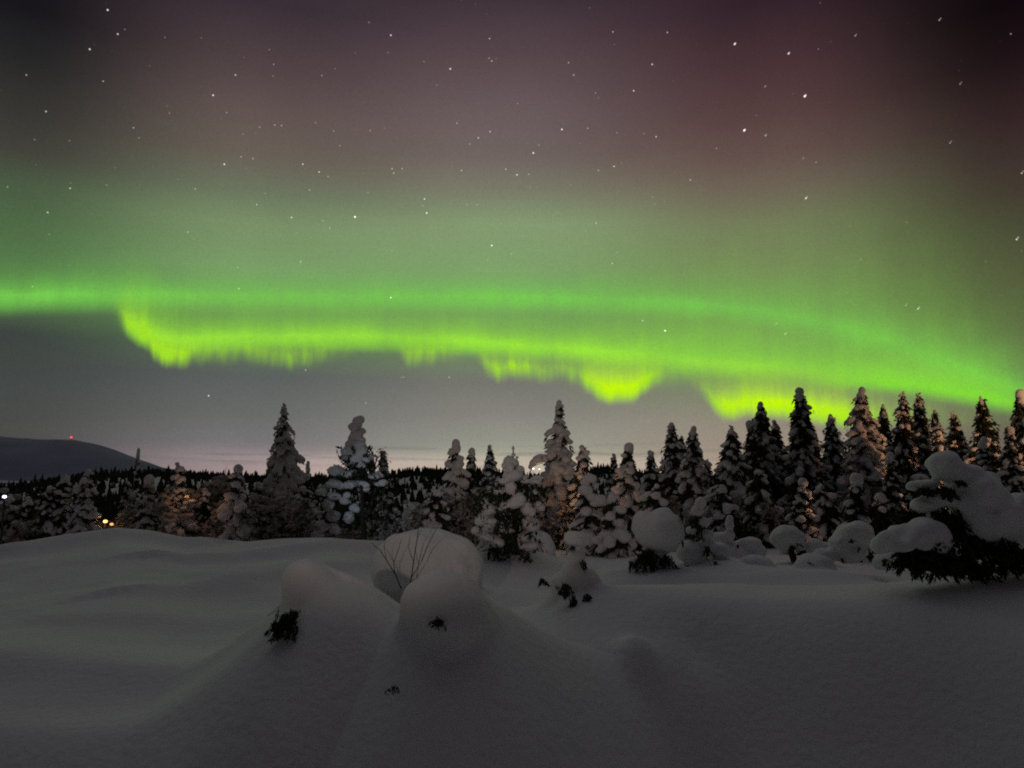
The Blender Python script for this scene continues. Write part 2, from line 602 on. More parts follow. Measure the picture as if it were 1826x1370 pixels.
# ------------------------------------------------------------------ materials
def material(name, base, rough=0.7, var=0.0, vscale=3.0, bump=0.0, bscale=20.0, col2=None, spec=0.3, sheen=0.0):
    m = bpy.data.materials.new(name)
    m.use_nodes = True
    t = m.node_tree
    b = t.nodes['Principled BSDF']
    b.inputs['Base Color'].default_value = (*base, 1)
    b.inputs['Roughness'].default_value = rough
    b.inputs['Specular IOR Level'].default_value = spec
    tcn = t.nodes.new('ShaderNodeTexCoord')
    if var or col2:
        n = t.nodes.new('ShaderNodeTexNoise')
        n.inputs['Scale'].default_value = vscale
        n.inputs['Detail'].default_value = 4
        t.links.new(tcn.outputs['Object'], n.inputs['Vector'])
        r = t.nodes.new('ShaderNodeValToRGB')
        r.color_ramp.elements[0].position = .35
        r.color_ramp.elements[1].position = .65
        c2 = col2 or [v * (1 - var) for v in base]
        r.color_ramp.elements[0].color = (*c2, 1)
        r.color_ramp.elements[1].color = (*base, 1)
        t.links.new(n.outputs[0], r.inputs[0])
        t.links.new(r.outputs[0], b.inputs['Base Color'])
    if bump:
        n2 = t.nodes.new('ShaderNodeTexNoise')
        n2.inputs['Scale'].default_value = bscale
        n2.inputs['Detail'].default_value = 5
        t.links.new(tcn.outputs['Object'], n2.inputs['Vector'])
        bp = t.nodes.new('ShaderNodeBump')
        bp.inputs['Strength'].default_value = bump
        bp.inputs['Distance'].default_value = 0.05
        t.links.new(n2.outputs[0], bp.inputs['Height'])
        t.links.new(bp.outputs[0], b.inputs['Normal'])
    return m


def glow_mat(name, col, s):
    m = bpy.data.materials.new(name)
    m.use_nodes = True
    b = m.node_tree.nodes['Principled BSDF']
    b.inputs['Base Color'].default_value = (*col, 1)
    b.inputs['Emission Color'].default_value = (*col, 1)
    b.inputs['Emission Strength'].default_value = s
    return m


SNOW = material('ground_snow', (.80, .80, .81), .75, var=.04, vscale=.6, bump=.5, bscale=9, spec=.2)
TSNOW = material('tree_snow', (.78, .76, .77), .8, var=.10, vscale=6, bump=.5, bscale=14, spec=.2)
NEEDLE = material('spruce_needles', (.040, .050, .028), .8, col2=(.022, .026, .016), vscale=5)
BARK = material('bark', (.055, .042, .034), .9, var=.4, vscale=9, bump=.4, bscale=30)
TWIG = material('frosted_twig', (.10, .085, .075), .9, var=.5, vscale=12)
DARKTWIG = material('birch_twig', (.035, .028, .025), .9, var=.3, vscale=12)
FARWOOD = material('far_spruce', (.050, .050, .040), .9, col2=(.026, .027, .022), vscale=.05)
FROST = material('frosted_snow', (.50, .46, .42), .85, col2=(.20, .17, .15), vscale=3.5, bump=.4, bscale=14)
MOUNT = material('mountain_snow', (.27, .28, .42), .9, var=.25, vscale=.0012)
METAL = material('dark_metal', (.06, .06, .065), .5)


def thing(name, label, cat, loc, group=None):
    o = bpy.data.objects.new(name, None)
    COL.objects.link(o)
    o.empty_display_size = .3
    o.location = [float(v) for v in loc]
    o['label'] = label
    o['category'] = cat
    if group:
        o['group'] = group
    return o


# ------------------------------------------------------------------ terrain
CREST = np.array([(-3000, .5), (-200, .40), (0, .50), (100, .66), (220, .86), (280, .68), (340, .40), (400, .42), (500, .50), (600, .55), (660, .38), (760, .12), (900, 0.0), (5000, 0)])
SKYL = np.array([(-1500, 858), (0, 862), (100, 850), (200, 840), (300, 840), (400, 846), (500, 850), (600, 848), (690, 842), (740, 834), (800, 836), (880, 842), (960, 846), (1030, 836),
                 (1075, 830), (1130, 838), (1250, 848), (1500, 852), (3500, 855)])
BUMPS = [   # x, y, height, radius, power
    (4.7, 13.1, .74, 3.3, 3.0, 2.0), (9.3, 13.8, .70, 2.4, 2.2), (12.5, 13.0, .9, 4.0, 2.0), (2.45, 11.0, .34, .58, 2.4), (1.78, 11.1, .28, .30, 2.4), (-1.2, 21, .30, 1.6, 2),
    (.2, 21.3, .35, 1.3, 2), (3.2, 21, .12, 2.2, 2), (6.5, 19.5, .18, 2.5, 2), (.6, 22.5, .25, .9, 2), (-7.5, 15, .25, 3.5, 2), (-12, 19, .3, 4, 2),
]
RIDGES = [(-8.2, 19.0, -3.4, 24.5, .26, .8), (-12.5, 19.5, -9.8, 24.0, .30, .8), (-7.0, 15.5, -3.8, 19.5, .22, .9), (-9, 11.2, -3.5, 10.4, .26, .9), (2.2, 18.2, 7.5, 18.0, .12, .7), (-9, 13.2, -4.4, 13.8, .10, .9)]


def ground(x, y):
    x = np.asarray(x, float)
    y = np.asarray(y, float)
    r = np.hypot(x, y)
    yy = np.maximum(np.abs(y), .5)
    pxx = 913 + PX_F * x / np.where(y > .5, yy, .5)
    pxx = np.clip(np.where(y > .5, pxx, np.where(x < 0, -3000, 5000)), -3000, 5000)
    near = np.exp(-(r / 60) ** 4)
    z = near * (vnoise2(x * .16 + 40, y * .21 + 11, 1) * .40 + vnoise2(x * .42 + 7, y * .62 + 3, 2) * .14 + vnoise2(x * 1.3, y * 1.9, 3) * .035)
    zc = np.interp(pxx, CREST[:, 0], CREST[:, 1])
    z = z * np.where(y > 20, .5, 1) + zc * np.exp(-(np.abs(y - 25) / 7.5) ** 2) * (y > 0)
    wl = 1 / (1 + np.exp((pxx - 760) / 90))
    d = np.maximum(r - 27, 0)
    fall = wl * (d * .20) + (1 - wl) * np.maximum(r - 36, 0) * .06
    z = z - np.minimum(fall, 16 - 6 * np.exp(-fall))
    edge_y = 10.4 + .5 * np.sin(x * .55 + 1.0) + .35 * vnoise2(x * .5 + 3, x * 0 + 5, 12)
    edge_y = edge_y - 1.0 / (1 + np.exp((x + 3.4) / .6))          # the lip lies nearer on the left
    edge_y = edge_y + 2.3 * np.exp(-(np.abs(x - 5.0) / 3.3) ** 4)          # and farther off at the broad dome
    tb_ = np.clip((edge_y - y) / 4.6, 0, 1)
    z = z - 3.3 * tb_ * tb_ * (3 - 2 * tb_) - .30 / (1 + np.exp((y - edge_y + .35) / .18)) / (1 + np.exp((x + 3.2) / .5))
    for bx, by, bh, br, bp, *ry in BUMPS:
        z = z + bh * np.exp(-(np.hypot(x - bx, (y - by) * (br / ry[0] if ry else 1)) / br) ** bp)
    for xa, ya, xb, yb, am, wd in RIDGES:
        L2 = (xb - xa) ** 2 + (yb - ya) ** 2
        t = np.clip(((x - xa) * (xb - xa) + (y - ya) * (yb - ya)) / L2, 0, 1)
        s = (x - xa - t * (xb - xa)) * -(yb - ya) + (y - ya - t * (yb - ya)) * (xb - xa)
        s = s / math.sqrt(L2)
        dd = np.hypot(x - xa - t * (xb - xa), y - ya - t * (yb - ya))
        z = z + am * np.exp(-(dd / (wd * np.where(s > 0, 1.5, .6))) ** 2)
    # wooded rise in the middle distance
    sk = np.interp(pxx, SKYL[:, 0], SKYL[:, 1])
    hill = CAM_H + (850 - sk) / PX_F * 620 - 4.5
    w = 1 / (1 + np.exp(-(r - 480) / 45)) * np.exp(-np.maximum(r - 640, 0) / 260)
    z = z * (1 - w) + (hill + 4 * vnoise2(x * .012, y * .012, 8)) * w
    z = z - np.maximum(r - 700, 0) * .02 * (r < 3000) - (r >= 3000) * 46
    return z


def gz(x, y):
    return float(ground(np.array([x]), np.array([y]))[0])


azs = np.concatenate([np.arange(-180, -48, 2.0), np.arange(-48, 48, .28), np.arange(48, 180, 2.0)]) * pi / 180
rad = [1.0]
while rad[-1] < 9000:
    q = rad[-1]
    rad.append(q + (.35 if q < 5 else .11 if q < 34 else .4 if q < 60 else q * .05))
rad = np.array(rad)
RR, AA = np.meshgrid(rad, azs, indexing='ij')
GX, GY = RR * np.sin(AA), RR * np.cos(AA)
GZ = ground(GX, GY)
V = np.stack([GX, GY, GZ], -1).reshape(-1, 3)
nr, na = RR.shape
ii, jj = np.meshgrid(np.arange(nr - 1), np.arange(na), indexing='ij')
j2 = (jj + 1) % na
Fq = np.stack([ii * na + jj, (ii + 1) * na + jj, (ii + 1) * na + j2, ii * na + j2], -1).reshape(-1, 4)[:, ::-1]
V = np.concatenate([V, [[0, 0, gz(0, 0)]]])
cidx = len(V) - 1
jc = np.arange(na)
cap = np.stack([np.full(na, cidx), jc, (jc + 1) % na, (jc + 1) % na], -1)
me = mesh_np('snow_ground', V, Fq)
snow_ground = link('snow_ground', me, SNOW)
snow_ground['kind'] = 'structure'

# far mountain on the left, red mast light on top
MPROF = np.array([(-700, 800), (-400, 786), (-150, 778), (0, 779), (60, 783), (125, 784), (165, 790), (200, 801), (240, 816), (290, 834), (370, 846), (560, 850), (700, 850), (850, 850), (1000, 850)])
mv, mf = [], []
cols_ = np.arange(-700, 1001, 10)
for k, (fr, dist) in enumerate([(0, 6500), (.45, 7300), (.8, 8200), (1, 9000), (.6, 10000)]):
    for px in cols_:
        py = np.interp(px, MPROF[:, 0], MPROF[:, 1])
        p = at(px, py, dist)
        zt = p[2] - CAM_H + 40
        zt = zt * (fr + .05 * float(vnoise2(np.array([px * .02 + k * 9.0]), np.array([k * 3.3]), 4)[0])) if k != 3 else zt * (1 + .02 * float(vnoise2(np.array([px * .06]), np.array([2.2]), 4)[0]))
        mv.append((p[0], p[1], CAM_H - 40 + zt))
nc = len(cols_)
for k in range(4):
    for i in range(nc - 1):
        mf.append((k * nc + i, k * nc + i + 1, (k + 1) * nc + i + 1, (k + 1) * nc + i))
mountain = link('mountain', mesh_np('mountain', mv, mf), MOUNT)
mountain['kind'] = 'structure'

# ------------------------------------------------------------------ far wood on the rise
rng = np.random.RandomState(3)
fv, ff, fn = [], [], 0
for _ in range(11500):
    px = rng.uniform(-420, 2000)
    D = rng.choice([rng.uniform(560, 640), rng.uniform(200, 560)], p=[.42, .58])
    x = (px - 913) / PX_F * D
    z0 = gz(x, D) - .5
    hgt = rng.uniform(3.5, 7.5) * (1.35 if rng.rand() < .10 else 1)
    rr = hgt * rng.uniform(.16, .24)
    s = 6
    ph = rng.rand() * 6
    rings = [(0, rr * .7), (.15, rr), (.45, rr * .62), (.47, rr * .75), (.75, rr * .32), (.77, rr * .42), (1, 0.03)]
    for zt, r_ in rings:
        t = np.arange(s) * 2 * pi / s + ph
        jit = rng.uniform(.75, 1.25, s)
        fv.append(np.stack([x + r_ * jit * np.cos(t), D + r_ * jit * np.sin(t), np.full(s, z0 + zt * hgt)], 1))
    for k in range(len(rings) - 1):
        for q in range(s):
            q2 = (q + 1) % s
            ff.append((fn + k * s + q, fn + k * s + q2, fn + (k + 1) * s + q2, fn + (k + 1) * s + q))
    fn += s * len(rings)
far_wood = link('far_forest', mesh_np('far_forest', np.concatenate(fv), ff), FARWOOD)
far_wood['kind'] = 'stuff'
far_wood['label'] = 'dark spruce forest along the far ridge under the glowing horizon'
far_wood['category'] = 'forest'


# ------------------------------------------------------------------ snow-laden conifers
def add_blob(F, o, h, c, r, inf=1.5):
    r = np.asarray(r, float)
    R_ = r * inf
    lo = np.maximum(np.floor((c - R_ - o) / h).astype(int), 0)
    hi = np.minimum(np.ceil((c + R_ - o) / h).astype(int) + 1, F.shape)
    if (hi <= lo).any():
        return
    X = ((o[0] + h * np.arange(lo[0], hi[0]) - c[0]) / R_[0])[:, None, None] ** 2
    Y = ((o[1] + h * np.arange(lo[1], hi[1]) - c[1]) / R_[1])[None, :, None] ** 2
    Z = ((o[2] + h * np.arange(lo[2], hi[2]) - c[2]) / R_[2])[None, None, :] ** 2
    q = np.clip(1 - (X + Y + Z), 0, None)
    F[lo[0]:hi[0], lo[1]:hi[1], lo[2]:hi[2]] += q * q


def blob_mesh(name, blobs, h, noise=.10, nfreq=5.0, off=0.0, inf=1.4):
    ISO = (1 - 1 / inf ** 2) ** 2
    C = np.array([b[0] for b in blobs], float)
    Rr = np.array([b[1] if np.ndim(b[1]) else (b[1],) * 3 for b in blobs], float)
    lo = (C - Rr * 1.6).min(0) - 2 * h
    hi = (C + Rr * 1.6).max(0) + 2 * h
    n = np.ceil((hi - lo) / h).astype(int) + 1
    F = np.zeros(n, np.float32)
    for c, r in zip(C, Rr):
        add_blob(F, lo, h, c, r, inf)
    if noise:
        m = F > 0
        nzv = grid_noise(F, lo, h, nfreq, noise, off) + grid_noise(F, lo, h, nfreq * 2.3, noise * .4, off + 5)
        F = F + np.where(m, nzv * np.clip(F / ISO, 0, 1), 0)
    F[0] = F[-1] = 0
    F[:, 0] = F[:, -1] = 0
    F[:, :, 0] = F[:, :, -1] = 0
    Vv, Q = surface_nets(ISO - F, lo, h)
    return mesh_np(name, Vv, Q)


def conifer(Hh, Rb, seed, vox, ball=1.0, snow=1.0, pw=.8, base=.03, tip='ball', bend=0.0, needles=1.0, droop=.55, arms=()):
    """returns snow, needle and trunk meshes of one snow-laden spruce standing at the origin"""
    rng = np.random.RandomState(seed)
    blobs, nC, nD, nL, nW = [], [], [], [], []

    def axis(z):
        t = z / Hh
        return np.array([bend * t ** 3 * Hh * .1 + .05 * sin(seed + 3 * t), .05 * cos(seed + 4 * t), 0])

    z = base * Hh + .15
    gold = rng.rand() * 6
    while z < Hh * .97:
        t = z / Hh
        u = max(0.0, (t - base) / (1 - base))
        rl = Rb * ((1 - u) ** pw * (.6 + .4 * min(1, u * 6 + .3))) * rng.uniform(.85, 1.12) + .05
        nb = max(3, int(rl * 2 * pi / (.42 * ball)))
        for b in range(nb):
            gold += 2.39996 + rng.uniform(-.4, .4)
            L = rl * rng.uniform(.55, 1.2)
            ca, sa = cos(gold), sin(gold)
            z0 = z + rng.uniform(-.5, .5) * .26
            dr = droop * rng.uniform(.6, 1.4)

            def pos(s):
                return axis(z0) + np.array([ca * L * s, sa * L * s, z0 + .15 * L * s - dr * L * s ** 1.8])
            if rng.rand() < snow * (.62 + .38 * u if snow < .85 else 1):
                sz = ball * rng.uniform(.6, 1.4) * (.075 + .060 * min(1, rl))
                for s in np.arange(.30, 1.04, min(.5, sz * .85 / max(L, .2))):
                    k = max(sz * rng.uniform(.7, 1.25) * (.8 + .3 * s), vox * 1.15)
                    p = pos(s)
                    p[2] += k * .35
                    blobs.append((p, (k * 1.1, k * 1.1, k * .8)))
            nn = int(rng.poisson(20 * needles * max(L, .25)) + 4)
            s = rng.uniform(.2, 1.18, nn)
            for q in s:
                p = pos(q)
                nC.append(p + rng.normal(0, .05, 3) + np.array([0, 0, -.06 - .16 * rng.rand()]))
                nD.append((ca * .8 + rng.normal(0, .4), sa * .8 + rng.normal(0, .4), -.8 + rng.normal(0, .3)))
                nL.append(rng.uniform(.14, .36))
                nW.append(rng.uniform(.05, .11))
        z += .22 * ball * rng.uniform(.8, 1.25) + .02
    # leader
    tr = {'ball': .12, 'spike': .05, 'cap': .17}[tip]
    zt = Hh - tr
    k = tr
    while zt > Hh * .90:
        a = axis(zt)
        kk = max(k, vox * 1.15) * rng.uniform(.8, 1.2)
        blobs.append((a + np.array([rng.normal(0, .035), rng.normal(0, .035), zt]), (kk, kk, kk * 1.1)))
        zt -= k * 1.5
        k = min(max(k * 1.05, .07), .2)
    # snow caught in the heart of the most heavily loaded crowns
    if snow > .92:
        for q in np.arange(base + .08, .85, .2 / Hh * 1.4):
            rr = Rb * (1 - q) ** pw * .4
            blobs.append((axis(q * Hh) + np.array([rng.normal(0, rr * .5), rng.normal(0, rr * .5), q * Hh]), max(rr * .8, .1)))
    for a in arms:
        blobs.append(a)
    # dark heart of needles
    nh = int(520 * needles * Hh / 5)
    q = rng.uniform(base, .97, nh)
    rr = Rb * (1 - q) ** pw * np.sqrt(rng.rand(nh)) * .85
    th = rng.rand(nh) * 2 * pi
    for a, b, c in zip(q, rr, th):
        nC.append(axis(a * Hh) + np.array([b * cos(c), b * sin(c), a * Hh - .1]))
        nD.append((cos(c) + rng.normal(0, .4), sin(c) + rng.normal(0, .4), -.9))
        nL.append(rng.uniform(.25, .5))
        nW.append(rng.uniform(.12, .22))
    sm = blob_mesh('snow_cover', blobs, vox, noise=.30, nfreq=7.5 / ball, off=seed * 3.7, inf=1.36)
    Vn, Fn = cards(np.array(nC), np.array(nD, float), np.array(nL), np.array(nW), rng)
    nm = mesh_np('needle_branches', Vn, Fn, False)
    tb = Tubes()
    zz = np.linspace(-.3, Hh * .96, 7)
    tb.add([axis(max(v, 0)) + np.array([0, 0, v]) for v in zz], [max(.02, .035 + .022 * Hh * (1 - max(v, 0) / Hh) * .7) for v in zz], 7)
    tm = mesh_np('trunk', np.concatenate(tb.V), tb.F)
    return sm, nm, tm


def plant_tree(name, label, cat, x, y, meshes, group=None, rz=0.0, sc=1.0, zoff=0.0):
    o = thing(name, label, cat, (x, y, gz(x, y) + zoff), group)
    for m, mt, nm in zip(meshes, (TSNOW, NEEDLE, BARK), ('snow_cover', 'needle_branches', 'trunk')):
        if not len(m.materials):
            m.materials.append(mt)
        c = bpy.data.objects.new(nm, m)
        COL.objects.link(c)
        c.parent = o
    o.rotation_euler = (0, 0, rz)
    o.scale = (sc,) * 3
    return o


G_EDGE = 'tall spruces of the right-hand forest edge'
G_MID = 'snow-laden spruces in the middle'
TREES = [
    # px, top py, D, half width px, options, label, group
    (511, 719, 34, 56, dict(ball=.95, pw=.85, tip='spike', bend=-.25, snow=1.0, droop=.9, needles=.2), 'tall slender grey snow-covered spruce, the tallest left of the centre', None),
    (549, 823, 66, 16, dict(ball=1.2, snow=.45, tip='spike'), 'tiny dark spruce silhouette just right of the tall slender grey spruce', None),
    (663, 805, 40, 15, dict(ball=.8, snow=.8, tip='spike'), 'small thin spruce close behind the ball-topped pine', None),
    (689, 805, 36, 24, dict(ball=1.0, snow=1.0, tip='ball', bend=-.3), 'small snow-plastered spruce with a blunt top right of the ball-topped pine', None),
    (814, 783, 30, 30, dict(ball=1.4, snow=1.0, tip='cap', pw=.6, needles=.35), 'fat pale spruce with a round snow head and blue-lit lower boughs', None),
    (838, 798, 31.5, 17, dict(ball=.85, snow=.9, tip='ball', bend=.35), 'thin spruce with a hooked snowy tip beside the blue-lit spruce', None),
    (875, 795, 37, 24, dict(ball=.85, snow=.85, tip='spike'), 'neat pointed snowy spruce against the bright horizon left of the bulky spruce', None),
    (998, 713, 30, 52, dict(ball=1.25, snow=1.0, tip='ball', pw=.95, needles=.35), 'tall central spruce hung with round snow balls and orange light at its foot', None),
    (1038, 793, 28.5, 32, dict(ball=1.1, snow=.95, tip='ball'), 'lumpy snow-laden spruce leaning on the right of the tall central spruce', None),
    (1093, 810, 42, 16, dict(ball=.8, snow=.8, tip='spike'), 'narrow little spruce top left of the broad mid-height spruce', None),
    (1117, 792, 28, 44, dict(ball=1.0, snow=.85, tip='cap'), 'broad mid-height snowy spruce with spreading boughs behind the mushroom-shaped snow ball', None),
    (1160, 803, 36, 28, dict(ball=.9, snow=.7, tip='ball'), 'short dark spruce between the broad spruce and the pair with long side branches', None),
    (1198, 753, 36, 36, dict(ball=.95, snow=.72, tip='ball', droop=.4), 'dark spruce with long uneven side branches, left of the pair at the forest gap', None),
    (1217, 777, 38, 20, dict(ball=.75, snow=.7, tip='spike'), 'thin spruce squeezed between two taller dark spruces', None),
    (1237, 760, 34, 38, dict(ball=1.0, snow=.75, tip='ball'), 'column-topped dark spruce, right of the pair at the forest gap', None),
    (1262, 818, 42, 16, dict(ball=.75, snow=.6, tip='spike'), 'very small pointed spruce in the gap of the forest edge', None),
    (1304, 757, 32, 44, dict(ball=1.0, snow=.75, tip='spike'), 'broad dark spruce that begins the dense forest edge on the right', None),
    (1337, 750, 34, 32, dict(ball=.95, snow=.75, tip='cap'), 'blunt-topped dark spruce just left of the bottle-shaped spruce top', None),
    (1353, 717, 35, 40, dict(ball=.95, snow=.72, tip='ball', pw=.7), 'tall spruce with a bottle-shaped top in the dense forest edge', None),
    (1380, 748, 36, 32, dict(ball=.9, snow=.68, tip='ball'), 'medium dark spruce with a hooded top between two taller spruces', None),
    (1425, 692, 33, 40, dict(ball=1.0, snow=.78, tip='cap', pw=.75), 'very tall spruce with a crooked bough high on its right side', None),
    (1450, 760, 37, 24, dict(ball=.85, snow=.6, tip='spike'), 'small dark spruce in the dip right of the spruce with the crooked bough', None),
    (1483, 738, 34, 36, dict(ball=.95, snow=.75, tip='ball'), 'medium spruce with a knobbly top left of the tall pinkish spruce', None),
    (1537, 689, 32, 44, dict(ball=1.0, snow=1.0, tip='cap', pw=.72, needles=.5), 'tall thick spruce coated in pinkish snow, the widest top of the forest edge', None),
    (1575, 720, 38, 30, dict(ball=.85, snow=.38, tip='spike', droop=.35), 'sparse dark spruce with bare-looking boughs against the green light', None),
    (1609, 697, 36, 34, dict(ball=.85, snow=.6, tip='spike'), 'tall pointed spruce, left of the close pair against the green light', None),
    (1635, 700, 37.5, 34, dict(ball=.85, snow=.62, tip='spike'), 'tall pointed spruce, right of the close pair against the green light', None),
    (1664, 730, 39, 26, dict(ball=.8, snow=.5, tip='spike'), 'slim dark spruce rising behind an orange-lit snowy one', None),
    (1672, 768, 31, 24, dict(ball=.9, snow=1.0, tip='ball'), 'short snow-plastered spruce glowing orange behind the big snow-laden sapling', None),
    (1700, 733, 34, 36, dict(ball=.85, snow=.75, tip='spike'), 'reddish spruce between the close pair and the black spruce', None),
    (1751, 705, 33, 42, dict(ball=.85, snow=.32, tip='spike', droop=.4), 'almost black tall spruce with little snow near the right edge', None),
    (1822, 694, 29, 46, dict(ball=1.0, snow=.6, tip='cap'), 'big dark spruce cut by the right edge of the picture', None),
    (1803, 762, 26, 30, dict(ball=.85, snow=1.0, tip='ball'), 'snowy spruce lit bright orange at the right edge', None),
    (1754, 780, 27, 14, dict(ball=.75, snow=1.0, tip='ball', pw=.5), 'narrow orange-lit snow column in front of the black spruce', None),
    (1588, 806, 27, 12, dict(ball=.7, snow=1.0, tip='ball', pw=.5), 'thin orange-lit snowy sapling column under the close pair of spruces', None),
    (1428, 852, 25, 26, dict(ball=.9, snow=.95, tip='cap'), 'low rounded spruce with a warm-lit right flank before the dark forest', None),
    (1522, 846, 23.5, 26, dict(ball=1.1, snow=.7, tip='cap'), 'low dark spruce wearing a single thick snow cap', None),
    (247, 801, 72, 13, dict(ball=1.2, snow=.4, tip='spike'), 'lone faint spruce tip above the left thicket', None),
    (320, 826, 29.5, 32, dict(ball=.9, snow=1.0, tip='spike', pw=.75, needles=.3), 'peach-lit snowy spruce standing in the left thicket', None),
    (426, 829, 29.5, 42, dict(ball=.9, snow=1.0, tip='cap', pw=.85, needles=.25), 'grey stout spruce with a finger-like top in the left thicket', None),
    (158, 836, 30, 28, dict(ball=.8, snow=.95, tip='ball', pw=.6, needles=.4), 'dim round-headed snowy spruce in the left thicket beyond the orange lamps', None),
    (1050, 858, 26, 30, dict(ball=1.35, snow=.9, tip='cap', pw=.5), 'squat spruce under a broad grey snow pillow right of the orange-lit foot', None),
    (1095, 880, 25, 30, dict(ball=1.2, snow=.85, tip='cap', pw=.6), 'low snow-lumped spruce left of the mushroom-shaped snow ball', None),
    (1170, 862, 27, 40, dict(ball=1.1, snow=.75, tip='ball', pw=.6), 'bushy dark spruce directly behind the mushroom-shaped snow ball', None),
    (775, 872, 27, 24, dict(ball=1.1, snow=.9, tip='cap', pw=.5), 'curled snow-bent spruce behind the boulder-like snow dome', None),
    (905, 858, 24, 40, dict(ball=1.2, snow=.9, tip='cap', pw=.6), 'low snow-clotted spruce at the left shoulder of the tall central spruce', None),
    (1352, 838, 29, 34, dict(ball=1.0, snow=.55, tip='ball', pw=.6), 'low dark spruce at the foot of the bottle-topped spruce', None),
    (1290, 868, 27, 30, dict(ball=1.0, snow=.6, tip='ball', pw=.6), 'low dark spruce behind the little pinkish snow figure', None),
    (1640, 845, 27, 36, dict(ball=1.0, snow=.4, tip='spike', pw=.6), 'low black spruce left of the big snow-laden sapling', None),
    (1470, 862, 28, 30, dict(ball=.95, snow=.75, tip='spike', pw=.6), 'low warm-tinged spruce between two small capped ones', None),
    (1570, 880, 26, 30, dict(ball=1.1, snow=.5, tip='cap', pw=.6), 'low shadowy spruce right of the single-capped one', None),
    (465, 880, 34, 36, dict(ball=.9, snow=.85, tip='ball', pw=.5), 'low frosted spruce at the foot of the tall slender grey spruce', None),
    (537, 868, 33, 42, dict(ball=.85, snow=.55, tip='ball', pw=.45), 'dark mossy-looking low spruce right of the tall slender grey spruce', None),
]
THICKET = 'frosted spruces scattered in the left thicket'
trng = random.Random(8)
for px in (18, 52, 88, 118, 232, 272, 362, 388, 462):
    TREES.append((px + trng.uniform(-5, 5), trng.uniform(846, 886), trng.uniform(29.5, 33), trng.uniform(18, 30),
                  dict(ball=.8, snow=trng.choice([.7, .85, 1.0]), tip=trng.choice(['ball', 'spike', 'cap']), pw=.65, needles=.6, vx=1.3),
                  'small frosted spruce half sunk among the birch bushes of the left thicket', THICKET))
import time as _t
t0 = _t.time()
for k, (px, py, D, hw, opt, label, grp) in enumerate(TREES):
    top = at(px, py, D)
    x = float(top[0])
    g = gz(x, D)
    Hh = float(top[2] - g)
    if px > 1180:
        opt['ball'] *= .86
    Rb = hw * (1.28 if px > 1180 else 1.14) / PX_F * D
    vox = (max(.040, D * .00125) if D < 50 else D * .0016) * opt.pop('vx', 1.0)
    plant_tree('spruce_tree', label, 'spruce tree', x, D, conifer(Hh, Rb, 11 + k * 7, vox, **opt), grp)
print('trees', _t.time() - t0)


# two hand-shaped trees ------------------------------------------------
def P_rel(px, py, D, o, dy=0.0):
    p = at(px, py, D + dy)
    return p - np.array([o[0], o[1], o[2]])


def px_r(n, D):
    return n / PX_F * D


# ball-topped pine with a bare dark trunk and blue-lit snow arms
D = 31.0
bx = float(at(645, 900, D)[0])
o = thing('pine_tree', 'ball-topped pine with a bare dark trunk and blue-lit snow lumps on its left boughs', 'pine tree', (bx, D, gz(bx, D)))
O = o.location
rng = np.random.RandomState(21)
bl = []
for px, py, rx, rz in [(638, 752, 10, 9), (634, 760, 11, 9), (639, 766, 10, 8), (634, 773, 11, 8), (641, 776, 10, 8), (632, 782, 11, 8), (643, 786, 10, 8), (636, 791, 13, 8), (628, 797, 10, 7), (645, 797, 10, 8),
                       (625, 805, 14, 10), (648, 806, 14, 9), (616, 815, 11, 8), (636, 818, 15, 10), (655, 818, 10, 8), (628, 828, 12, 8), (650, 832, 12, 8),
                       (604, 842, 20, 13), (618, 846, 15, 9), (592, 862, 19, 10), (574, 876, 14, 9), (603, 868, 14, 9), (585, 898, 15, 14), (600, 886, 14, 10),
                       (625, 866, 16, 9), (640, 862, 12, 8), (615, 890, 12, 10), (665, 850, 16, 7), (680, 862, 14, 7), (672, 845, 9, 6), (656, 868, 10, 8),
                       (595, 918, 17, 13), (578, 938, 18, 13), (600, 945, 18, 12), (622, 925, 14, 12), (560, 955, 18, 9), (630, 905, 10, 10)]:
    for q in range(3):
        c = P_rel(px + rng.normal(0, 3.5), py + rng.normal(0, 2.5), D, O, rng.uniform(-.40, .3))
        f = rng.uniform(.7, .9) if py < 830 else rng.uniform(.5, .75)
        bl.append((c, (px_r(rx, D) * f, px_r(rx, D) * f, px_r(rz, D) * f)))
link('snow_cover', blob_mesh('snow_cover', bl, .032, .55, 8, 2.0, inf=1.3), TSNOW, o)
tb = Tubes()
tb.add([P_rel(650, 968, D, O), P_rel(646, 920, D, O), P_rel(645, 870, D, O), P_rel(641, 820, D, O), P_rel(637, 760, D, O)], [.12, .085, .075, .06, .03], 8)
link('trunk', mesh_np('trunk', np.concatenate(tb.V), tb.F), BARK, o)
tb = Tubes()
for pts in [[(645, 880), (620, 872), (580, 890)], [(644, 855), (615, 852), (592, 858)], [(646, 905), (620, 890), (590, 912)], [(644, 862), (670, 858), (690, 868)], [(646, 930), (664, 900), (668, 870)],
            [(643, 848), (665, 830), (685, 838)], [(640, 830), (618, 824), (608, 830)], [(642, 826), (656, 818), (664, 824)]]:
    tb.add([P_rel(a, b, D, O) for a, b in pts], [.035, .025, .012], 5)
tb.build('bough', BARK, o)
nC = np.array([P_rel(rng.normal(638, 15), rng.uniform(798, 852), D, O, rng.uniform(-.5, .3)) for _ in range(800)] +
              [P_rel(rng.uniform(572, 690), rng.uniform(845, 950), D, O, rng.uniform(-.1, .5)) for _ in range(500)])
nD = rng.normal(size=(len(nC), 3)) * .6 + np.array([0, -.2, -.6])
Vn, Fn = cards(nC, nD, rng.uniform(.14, .32, len(nC)), rng.uniform(.05, .12, len(nC)), rng)
link('needle_branches', mesh_np('needle_branches', Vn, Fn, False), NEEDLE, o)

